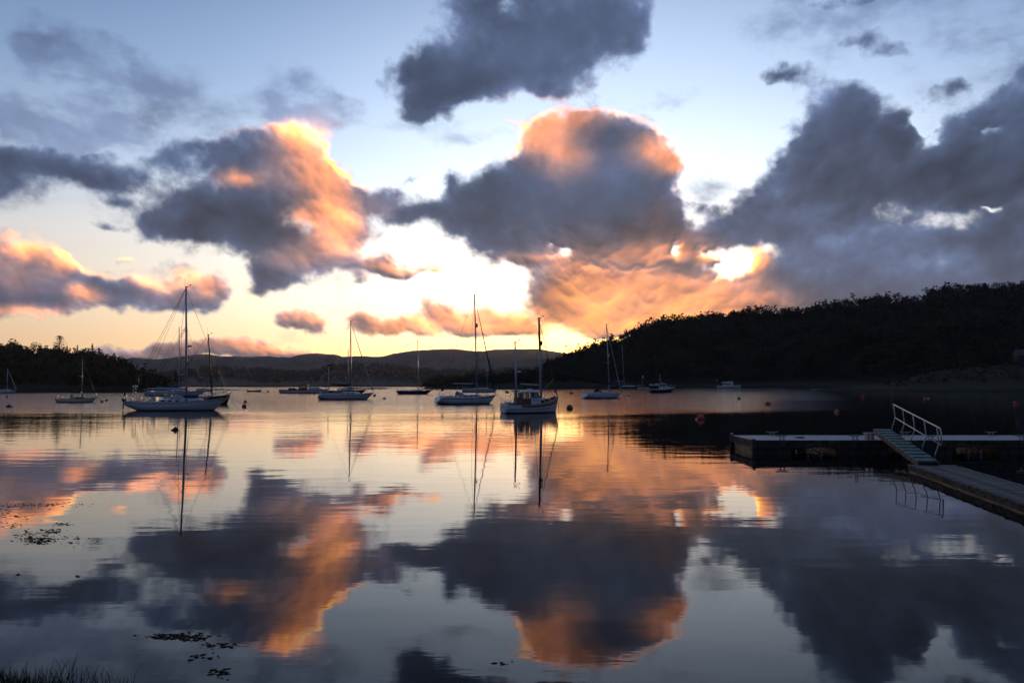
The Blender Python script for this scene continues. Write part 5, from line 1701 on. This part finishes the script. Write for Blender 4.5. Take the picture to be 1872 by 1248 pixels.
# ---- white ketch under a boom tent, far right
def tent_boat():
    yaw = 2
    r0, c = boat_root('sailing_boat', 1333, 709.6, yaw, 'white boat with pale tent-like sail cover moored off the dark right shore')
    L = loc_x(c, yaw, 1355.5) - loc_x(c, yaw, 1312)
    s = L / 10.0
    h = Hull(L, 3.2 * s, (1.2 * s, 1.0 * s, 1.5 * s), transom=.3, stern_up=.1, bow_rake=.05)
    h.build(M['white'], r0, M['topside'], M['teak'])
    cabin(h, r0, -L * .26, L * .2, .62 * s, .6, .5, .1, wins=((.1, .18), (.27, .35), (.44, .52), (.62, .7)), win_h=.3)
    m = MB()
    xa, xb, z = -L * .32, L * .165, 1.75 * s
    vs = [(xa, -.35 * s, z + .55 * s), (xb, -.75 * s, z - .05), (xb - .2, 0, z + 1.25 * s), (xa, 0, z + .85 * s), (xb, .75 * s, z - .05), (xa, .35 * s, z + .55 * s)]
    m.add(vs, [(0, 1, 2, 3), (3, 2, 4, 5), (1, 4, 2), (0, 3, 5), (0, 5, 4, 1)])
    m.build('boom_tent', M['canvas'], r0)
    rig(h, r0, L * .17, None, 8.0 * s, r=.07 * s, mat_=M['darkwood'], spreaders=(), furl=None, wire=.012, aerial=False, back=False)
    f = MB().tube([h.at(-L * .48, 0, 0), h.at(-L * .50, 0, 2.3 * s)], .05, 5); f.build('ensign_staff', M['darkwood'], r0)
    MB().box(h.at(-L * .515, 0, 2.0 * s), (.5, .05, .6)).build('flag', M['plastic'], r0)


tent_boat()


# ---- small craft
def dinghy(px, py, w_px, yaw, mat_, label, cat='dinghy', engine=True, arch=False):
    r0, c = boat_root(cat.replace(' ', '_'), px, py, yaw, label, cat)
    L = w_px * c.y / F
    h = Hull(L, L * .36, (.42, .36, .62), transom=.8, stern_up=-.1, bow_rake=.08, keel=-.2)
    m = h.build(mat_, r0, M['grey'], M['darkcan'])
    for x in (-.25, .0, .22):
        MB().box((L * x, 0, h.sheer(.5) + .05), (.28, h.half(.5 + x) * 1.9, .06)).build('thwart', M['teak'], r0)
    if engine:
        e = MB().box((-L / 2 - .15, 0, .62), (.3, .28, .42), taper=.8); e.tube([(-L / 2 - .15, 0, .5), (-L / 2 - .2, 0, -.3)], .05, 6)
        e.build('outboard_motor', M['darkcan'], r0)
    if arch:
        a = MB()
        for y in (-1, 1): a.tube([h.at(L * .05, y, 0, .9), h.at(L * .08, y, .75, .8), h.at(L * .25, y, .85, .8), h.at(L * .3, y, 0, .9)], .03, 5)
        a.tube([h.at(L * .08, -1, .75, .8), h.at(L * .08, 1, .75, .8)], .03, 5); a.build('hoop', M['steel'], r0)
    return r0


dinghy(465.5, 716.0, 26, 2, M['red'], 'low dark red open boat with outboard and hoop, left of the long launch', 'open boat', True, True)
dinghy(1861, 710.8, 22, 12, M['grey'], 'small grey boat drawn up at the grassy shore near the right edge', 'rowing boat', False)

# ---------------------------------------------------------------- buoys
def buoy_mat(name, c):
    return mat(name, c, 0.45, var=.35, scale=5)


BM = dict(red=buoy_mat('red_buoy', (0.62, 0.045, 0.03)), orange=buoy_mat('orange_buoy', (0.65, 0.10, 0.035)), dark=buoy_mat('dark_buoy', (0.05, 0.042, 0.03)), yellow=buoy_mat('yellow_buoy', (0.50, 0.30, 0.02)),
          white=buoy_mat('white_buoy', (0.75, 0.76, 0.78)), olive=buoy_mat('olive_buoy', (0.14, 0.10, 0.02)), black=buoy_mat('black_buoy', (0.02, 0.02, 0.022)), pale=buoy_mat('pale_float', (0.5, 0.48, 0.40)))


def buoy(px, py, wpx, colr, label, sub=.32, tall=1.0, ring=True, pick=None):
    """py: waterline row"""
    c = onz(px, py)
    rr = wpx / 2 * c.y / F
    r0 = empty('mooring_buoy', (c.x, c.y, 0))
    tag(r0, label, 'buoy')
    b_ = MB(); n = 10
    prof = []
    for i in range(n + 1):
        a = math.pi * i / n
        prof.append((math.sin(a) * rr, -math.cos(a) * rr * tall + rr * tall * (1 - 2 * sub)))
    b_.lathe(prof, (0, 0, 0), 18)
    b_.build('float', BM[colr], r0)
    top = rr * tall * (2 - 2 * sub)
    if ring:
        g = MB().tube([(-.16 * rr, 0, top - .02), (-.16 * rr, 0, top + .18 * rr), (.16 * rr, 0, top + .18 * rr), (.16 * rr, 0, top - .02)], .045 * rr + .004, 5)
        g.build('lifting_eye', M['steel'], r0)
    if pick:
        pr, dx, pc = pick
        MB().ball((dx * rr, -.1, pr * rr * .3), pr * rr, (1.2, 1, .8), 12, 8).build('pickup_float', BM[pc], r0)
        MB().tube([(0, 0, .02), (dx * rr * .5, -.05, .015), (dx * rr, -.1, .02)], .012, 4).build('pickup_line', M['rope'], r0)
    return r0


BUOYS = [
    (446.5, 744.5, 9, 'red', 'larger red ball buoy in front of the big sloop bow, nearer of two', .3, None),
    (448.5, 735.8, 6, 'red', 'smaller red ball buoy just behind the larger one right of the big sloop', .3, None),
    (186.5, 735.2, 6, 'red', 'left red buoy ahead of the small yellow sloop', .35, None),
    (195, 732.6, 5.4, 'red', 'right red buoy ahead of the small yellow sloop', .35, None),
    (16, 744.0, 9, 'dark', 'grey low buoy with a trailing pickup float near the left edge', .45, (.4, 1.5, 'dark')),
    (13, 725.8, 5, 'dark', 'tiny dark buoy below the sloop at the left edge', .4, None),
    (269, 719.6, 5.5, 'dark', 'dark buoy between the yellow sloop and the big sloop stern', .4, None),
    (321, 786.0, 10, 'black', 'black buoy alone in the calm water below the big sloop', .42, (.4, -1.0, 'olive')),
    (490, 716.8, 5, 'red', 'small dark red buoy right of the red open boat', .4, None),
    (482, 717.8, 3.2, 'dark', 'tiny dark float between the red open boat and a red buoy', .4, None),
    (574, 721.0, 4.6, 'dark', 'dark float under the long launch, right of a pair', .5, None),
    (567, 721.2, 2.6, 'dark', 'tiny float under the long launch, left of a pair', .5, None),
    (684.5, 724.2, 6, 'red', 'red buoy touching the bow of the middle white sloop', .35, None),
    (702.5, 729.2, 5.6, 'red', 'red buoy alone to the right of the middle white sloop', .4, None),
    (926.5, 718.2, 7, 'red', 'larger dark red buoy left of the motor sailer wheelhouse', .35, (.5, .9, 'red')),
    (1014.5, 716.2, 5, 'red', 'red buoy seen just above the motor sailer bow', .35, None),
    (1044.5, 719.8, 7, 'dark', 'dark low buoy right of the motor sailer, farther of two', .45, None),
    (1041.5, 748.0, 12, 'olive', 'large olive yellow ball buoy right of the motor sailer', .3, None),
    (1149, 724.2, 6.4, 'white', 'white ball buoy at the bow of the white sloop under the hill', .2, None),
    (1249.5, 716.3, 4, 'dark', 'tiny dark buoy right of the navy cruiser', .4, None),
    (1354, 708.0, 3, 'red', 'tiny red buoy at the bow of the tent-covered boat', .35, None),
    (1331, 710.8, 2.6, 'dark', 'tiny dark float in front of the tent-covered boat', .35, None),
    (1351, 730.2, 7, 'yellow', 'yellow buoy in the dark water left of the red one', .3, None),
    (1404, 740.2, 10, 'orange', 'bright red ball buoy in the dark water above the pontoon end', .28, None),
    (1281, 766.0, 13, 'red', 'large deep red buoy with white pickup float, left of the pontoon', .34, (.34, -1.3, 'white')),
    (1530, 753.0, 7, 'orange', 'red buoy with small yellow float above the middle of the pontoon', .35, (.6, -.9, 'yellow')),
    (1577, 724.6, 5.4, 'red', 'small red buoy off the grassy point, left of the gangway rail', .3, None),
    (1690.5, 728.4, 4.6, 'orange', 'small pinkish buoy paired with a pale float off the point', .3, (.75, 2.6, 'pale')),
    (1855, 737.4, 6, 'orange', 'red buoy with a second darker float near the right edge', .35, (.9, 1.6, 'red')),
]
for px_b, py_b, w_b, c_b, l_b, s_b, p_b in BUOYS:
    buoy(px_b, py_b, w_b, c_b, l_b, s_b, pick=p_b)


# ---------------------------------------------------------------- pontoon
plank_m = mat('grooved_deck_board', (0.38, 0.37, 0.35), 0.55, var=.35, scale=2.5, bump=.4)
frame_m = mat('weathered_timber', (0.05, 0.045, 0.036), 0.8, var=.5, scale=3, bump=.5)
wet_m = mat('slimy_float', (0.028, 0.030, 0.020), 0.5, var=.5, scale=2, bump=.5)
alu_m = mat('dull_aluminium', (0.46, 0.48, 0.50), 0.38, metal=.7, var=.2, scale=8)
tread_m = mat('green_gritted_board', (0.055, 0.16, 0.13), 0.6, var=.4, scale=6, bump=.4)
walk_m = mat('old_walkway_board', (0.12, 0.11, 0.095), 0.75, var=.45, scale=3, bump=.5)
gal_m = mat('galvanised_steel', (0.30, 0.31, 0.32), 0.5, metal=.6, var=.3, scale=6)

PZ = 0.575
Yn, Yf = onz(1450, 804.5, PZ).y, onz(1450, 795.0, PZ).y
XL = onz(1340, 795.0, PZ).x - .05
XR = 34.0
pont = empty('floating_pontoon', (XL, (Yn + Yf) / 2, 0))
tag(pont, 'long floating pontoon with pale deck boards and dark timber side at right', 'pontoon')
ox, oy = XL, (Yn + Yf) / 2
wid = Yf - Yn
rng = random.Random(8)
pitch = .145
nb = int((XR - XL) / pitch)
pm = None
boards = []
for v in range(4):
    q = MB().box((0, 0, 0), (pitch - .016, wid - .12, .035))
    boards.append(q)
meshes = []
for i in range(nb):
    if i < 4:
        o = boards[i].build('plank', plank_m, pont)
        meshes.append(o.data)
    else:
        o = bpy.data.objects.new('plank', meshes[i % 4]); link(o, pont)
    o.location = (pitch * (i + .5), 0, PZ - .018 + rng.uniform(-.003, .003))
    o.rotation_euler = (rng.uniform(-.002, .002), 0, rng.uniform(-.002, .002))
for sd, nm in ((-1, 'fascia_board'), (1, 'fascia_board')):
    for z_, t in ((PZ - .075, .15), (PZ - .235, .13)):
        MB().box(((XR - XL) / 2, sd * (wid / 2 - .03), z_), (XR - XL, .055, t)).build(nm, frame_m, pont)
for z_, t in ((PZ - .075, .15), (PZ - .235, .13)):
    MB().box((-.03, 0, z_), (.055, wid + .02, t)).build('end_board', frame_m, pont)
# corner posts with pale caps
for sd in (-1, 1):
    p = MB().box((.0, sd * (wid / 2 + .01), .22), (.16, .16, .80)); po = p.build('corner_post', frame_m, pont)
    MB().lathe([(0, 0), (.06, 0), (.06, .04), (0, .06)], (0, sd * (wid / 2 + .01), .622), 10).build('post_cap', BM['white'], po)
# flotation: blocks with gaps one can see through, steel brackets in the gaps
k0 = 0.0
FL = [(0.0, 1.55), (3.45, 5.6), (6.2, 8.3), (10.2, 12.1), (13.0, 15.2), (17.0, 19.0), (20.5, 23.5)]
for a, b_ in FL:
    m = MB().box(((a + b_) / 2 + .05, 0, .02), (b_ - a, wid - .16, .58)); f = m.build('float', wet_m, pont)
    # vertical battens on the near face
    for kk in range(int((b_ - a) / .42)):
        MB().box((a + .2 + kk * .42, -(wid / 2 - .06), .03), (.07, .05, .50)).build('batten', frame_m, f)
def bracket(x, y):
    m = MB()
    m.box((x, y, .12), (.07, .07, .5)); m.box((x + .55, y, .12), (.07, .07, .5))
    m.tube([(x, y, .32), (x + .55, y, .0)], .03, 5); m.tube([(x + .55, y, .32), (x, y, .0)], .03, 5)
    return m
for x in (2.35, 9.1, 16.0):
    for y in (-wid / 2 + .25, wid / 2 - .25):
        bracket(x, y).build('truss_bracket', gal_m, pont)
for x in (3.2, 12.5):
    MB().tube([(x, -wid / 2 + .1, .30), (x + .85, -wid / 2 + .12, .16)], .045, 6).build('diagonal_brace', walk_m, pont)
for x in np.arange(.8, XR - XL, 1.5):
    MB().box((x, 0, PZ - .12), (.07, wid - .14, .14)).build('joist', frame_m, pont)


def rope_coil(px, py, label, r0_=.22, seed=1):
    c = onz(px, py, PZ)
    q = MB(); rg = random.Random(seed); pts = []
    for k in range(64):
        a = k * .42
        pts.append((r0_ * (.5 + .5 * k / 64) * math.cos(a), r0_ * (.5 + .5 * k / 64) * math.sin(a), .014 + .010 * rg.random() + .03 * (k % 20) / 20))
    q.tube(pts, .013, 5)
    o = q.build('mooring_rope', M['rope']); o.location = (c.x, c.y, PZ)
    tag(o, label, 'rope')


rope_coil(1462, 800.5, 'small dark coil of rope lying on the pontoon deck between two cleats')


def cleat(px, py, label, s=1.0):
    c = onz(px, py, PZ)
    r0 = empty('mooring_cleat', (c.x, c.y, PZ))
    tag(r0, label, 'cleat', 'mooring cleats on the pontoon deck')
    b_ = MB().box((0, 0, .008), (.34 * s, .12, .014)); b_.build('base_plate', gal_m, r0)
    for x in (-.08, .08): MB().lathe([(.035, .012), (.026, .06), (.03, .15)], (x * s, 0, 0), 8).build('horn_leg', gal_m, r0)
    MB().tube([(-.27 * s, 0, .18), (-.1 * s, 0, .155), (.1 * s, 0, .155), (.27 * s, 0, .18)], [.016, .028, .028, .016], 7).build('horn', gal_m, r0)


for px_, py_, lb in ((1429.5, 803.4, 'first cleat from the pontoon end, on the near edge'), (1563.5, 803.4, 'cleat on the near edge left of the gangway top'), (1701, 803.4, 'cleat on the near edge behind the gangway handrail'), (1868, 803.4, 'cleat on the near edge at the right side of the picture'),
                     (1411.5, 796.3, 'first cleat from the pontoon end, on the far edge'), (1655, 796.3, 'cleat on the far edge behind the gangway handrail'), (1812, 796.3, 'cleat on the far edge right of the gangway')):
    cleat(px_, py_, lb)

# ---------------------------------------------------------------- lower walkway
WZ = .25
wa, wb = onz(1673, 857.5, WZ), onz(1733, 849.0, WZ)
dirw = Vector((-1.6, -8.2, 0)).normalized()
sidew = Vector((-dirw.y, dirw.x, 0)) * -1.0
if sidew.x < 0: sidew = -sidew
walk_w = 1.45
start = Vector((14.02, 26.85, WZ))
walk = empty('walkway', start, math.atan2(dirw.y, dirw.x))
tag(walk, 'low old timber walkway running from the gangway foot to the lower right', 'walkway')
WL = 15.0
wm = []
pitch = .155
for i in range(int(WL / pitch)):
    if i < 5:
        m = MB().box((0, 0, 0), (pitch - .018, walk_w + rng.uniform(-.03, .03), .038))
        o = m.build('plank', walk_m, walk); wm.append(o.data)
    else:
        o = bpy.data.objects.new('plank', wm[rng.randrange(5)]); link(o, walk)
    o.location = (pitch * (i + .5), rng.uniform(-.015, .015), -.019 + rng.uniform(-.006, .006))
    o.rotation_euler = (rng.uniform(-.008, .008), rng.uniform(-.01, .01), rng.uniform(-.006, .006))
for sd in (-1, 1):
    MB().box((WL / 2, sd * (walk_w / 2 - .07), -.12), (WL, .09, .16)).build('side_beam', frame_m, walk)
    MB().box((WL / 2, sd * (walk_w / 2 - .16), -.27), (WL - .1, .22, .22)).build('float', wet_m, walk)
MB().box((.03, 0, -.12), (.07, walk_w - .1, .16)).build('end_beam', frame_m, walk)

# ---------------------------------------------------------------- gangway
gt_l, gt_r = aty(1593, 786, Yn + .55), aty(1630, 784.5, Yn + .65)
topc = (gt_l + gt_r) / 2
botc = onz(1697.5, 845.5, WZ + .08)
gd = (botc - topc); GL = gd.length; gd.normalize()
gs = gd.cross(Vector((0, 0, 1))).normalized()
if gs.x < 0: gs = -gs
gu = gs.cross(gd).normalized()
if gu.z < 0: gu = -gu
gang = empty('gangway', topc)
tag(gang, 'sloping gangway with green boards and a pale tube handrail, from pontoon to walkway', 'gangway')
# local frame: x down the slope, y to the rail side, z square to the boards
y_ax = gs; z_ax = gu; x_ax = gd
rm = Matrix((x_ax, y_ax, z_ax)).transposed()
if rm.determinant() < 0:
    y_ax = -gs; rm = Matrix((x_ax, y_ax, z_ax)).transposed()
RS = 1 if y_ax.x > 0 else -1
gang.rotation_euler = rm.to_euler()
GW = .68
for sd in (-1, 1):
    MB().box((GL / 2, sd * (GW / 2 - .03), -.07), (GL, .06, .16)).build('side_beam', walk_m, gang)
nt = 11
for i in range(nt):
    x0_ = GL * i / nt; x1_ = GL * (i + 1) / nt
    MB().box(((x0_ + x1_) / 2, 0, .022), (x1_ - x0_ - .03, GW - .02, .03)).build('board', tread_m, gang)
    MB().box((x1_ - .05, 0, .052), (.05, GW - .06, .03)).build('tread_batten', walk_m, gang)
rails_y = RS * (GW / 2)
post_x = [.35 + k * (GL - .95) / 4 for k in range(5)]
up_local = rm.transposed() @ Vector((0, 0, 1))          # upright in the gangway's own axes
right_local = rm.transposed() @ Vector((1, 0, 0))


def rp(x, h_, outw=0.0):
    return Vector((x, rails_y, .02)) + up_local * h_ + Vector((0, RS * outw, 0))


for x in post_x:
    pts = [rp(x, 0, 0), rp(x, .18, .015), rp(x, .38, .09), rp(x, .56, .13), rp(x, .78, .11), rp(x, 1.08, .08)]
    MB().tube(pts, .021, 7).build('rail_post', alu_m, gang)
xe = post_x[-1]
MB().tube([rp(post_x[0] - .02, 1.10, .08), rp(xe + .05, 1.10, .08), rp(xe + .42, 1.10, .08), rp(xe + .52, 1.02, .08), rp(xe + .52, .62, .09), rp(xe + .46, .54, .10), rp(xe + .32, .53, .11)], .024, 8).build('handrail', alu_m, gang)
MB().tube([rp(post_x[0] - .02, .55, .12), rp(xe + .34, .53, .115)], .020, 8).build('mid_rail', alu_m, gang)

# landing bracket on the pontoon under the gangway's top
lc = aty(1590, 790, Yn + .5)
lb_ = empty('landing_bracket', (lc.x, Yn + .55, PZ))
tag(lb_, 'small steel landing bracket holding the gangway top on the pontoon', 'bracket')
MB().box((0.05, 0, .26), (.5, .35, .04)).build('plate', gal_m, lb_)
for x in (-.1, .1): MB().box((x, 0, .12), (.06, .3, .24)).build('upright', gal_m, lb_)

# ---------------------------------------------------------------- shore things at the right
c = np.array(grass_point.point(1628, .35))
bp_ = empty('channel_marker_post', (c[0], c[1], c[2] - .2))
tag(bp_, 'thin marker post with an orange tag on the grassy point', 'marker post')
MB().tube([(0, 0, 0), (0, 0, 3.6)], .06, 6).build('post', M['darkwood'], bp_)
MB().box((0, -.08, 1.3), (.7, .06, .9)).build('tag', BM['orange'], bp_)

c = aty(1886, 652, 345)
hs = empty('cottage', (c.x, c.y, c.z - 2.5), R(-12))
tag(hs, 'dim grey-roofed cottage among trees on the slope at the right edge', 'cottage')
stone = mat('dark_harl', (0.03, 0.03, 0.03), .9); slate = mat('slate_roof', (0.035, 0.037, 0.042), .6)
wl = MB().box((0, 0, 1.6), (12, 6, 3.2)).build('wall', stone, hs)
rf = MB().prism([(-6.3, 3.15), (6.3, 3.15), (6.3, 3.3), (5.9, 5.6), (-5.9, 5.6), (-6.3, 3.3)], -3.3, 3.3)
rr_ = MB(); vs = [(-6.3, -3.4, 3.2), (6.3, -3.4, 3.2), (6.3, 0, 5.8), (-6.3, 0, 5.8), (-6.3, 3.4, 3.2), (6.3, 3.4, 3.2)]
rr_.add(vs, [(0, 1, 2, 3), (3, 2, 5, 4), (1, 5, 2), (0, 3, 4), (0, 4, 5, 1)])
ro = rr_.build('roof', slate, hs)
for x in (-5.4, 5.4): MB().box((x, 0, 6.0), (.8, .8, 1.4)).build('chimney', stone, ro)
for x in (-4, -1.6, 3.6): MB().box((x, -3.02, 1.7), (1.0, .08, 1.2)).build('window', M['glass'], hs)
MB().box((1.2, -3.02, 1.05), (1.0, .08, 2.1)).build('door', M['darkwood'], hs)


# ---------------------------------------------------------------- air
def haze_box():
    m = bpy.data.materials.new('haze')
    m.use_nodes = True
    m.node_tree.nodes.clear()
    t = NT(m.node_tree)
    v = t.new('ShaderNodeVolumePrincipled')
    v.inputs['Color'].default_value = (0.80, 0.80, 0.85, 1)
    v.inputs['Density'].default_value = HAZE
    v.inputs['Anisotropy'].default_value = 0.55
    o = t.new('ShaderNodeOutputMaterial')
    t.l.new(v.outputs[0], o.inputs['Volume'])
    b = MB().box((0, 1650, 100), (6200, 3560, 202)).build('haze', m)
    tag(b, kind='stuff')


HAZE = 0.00005
haze_box()
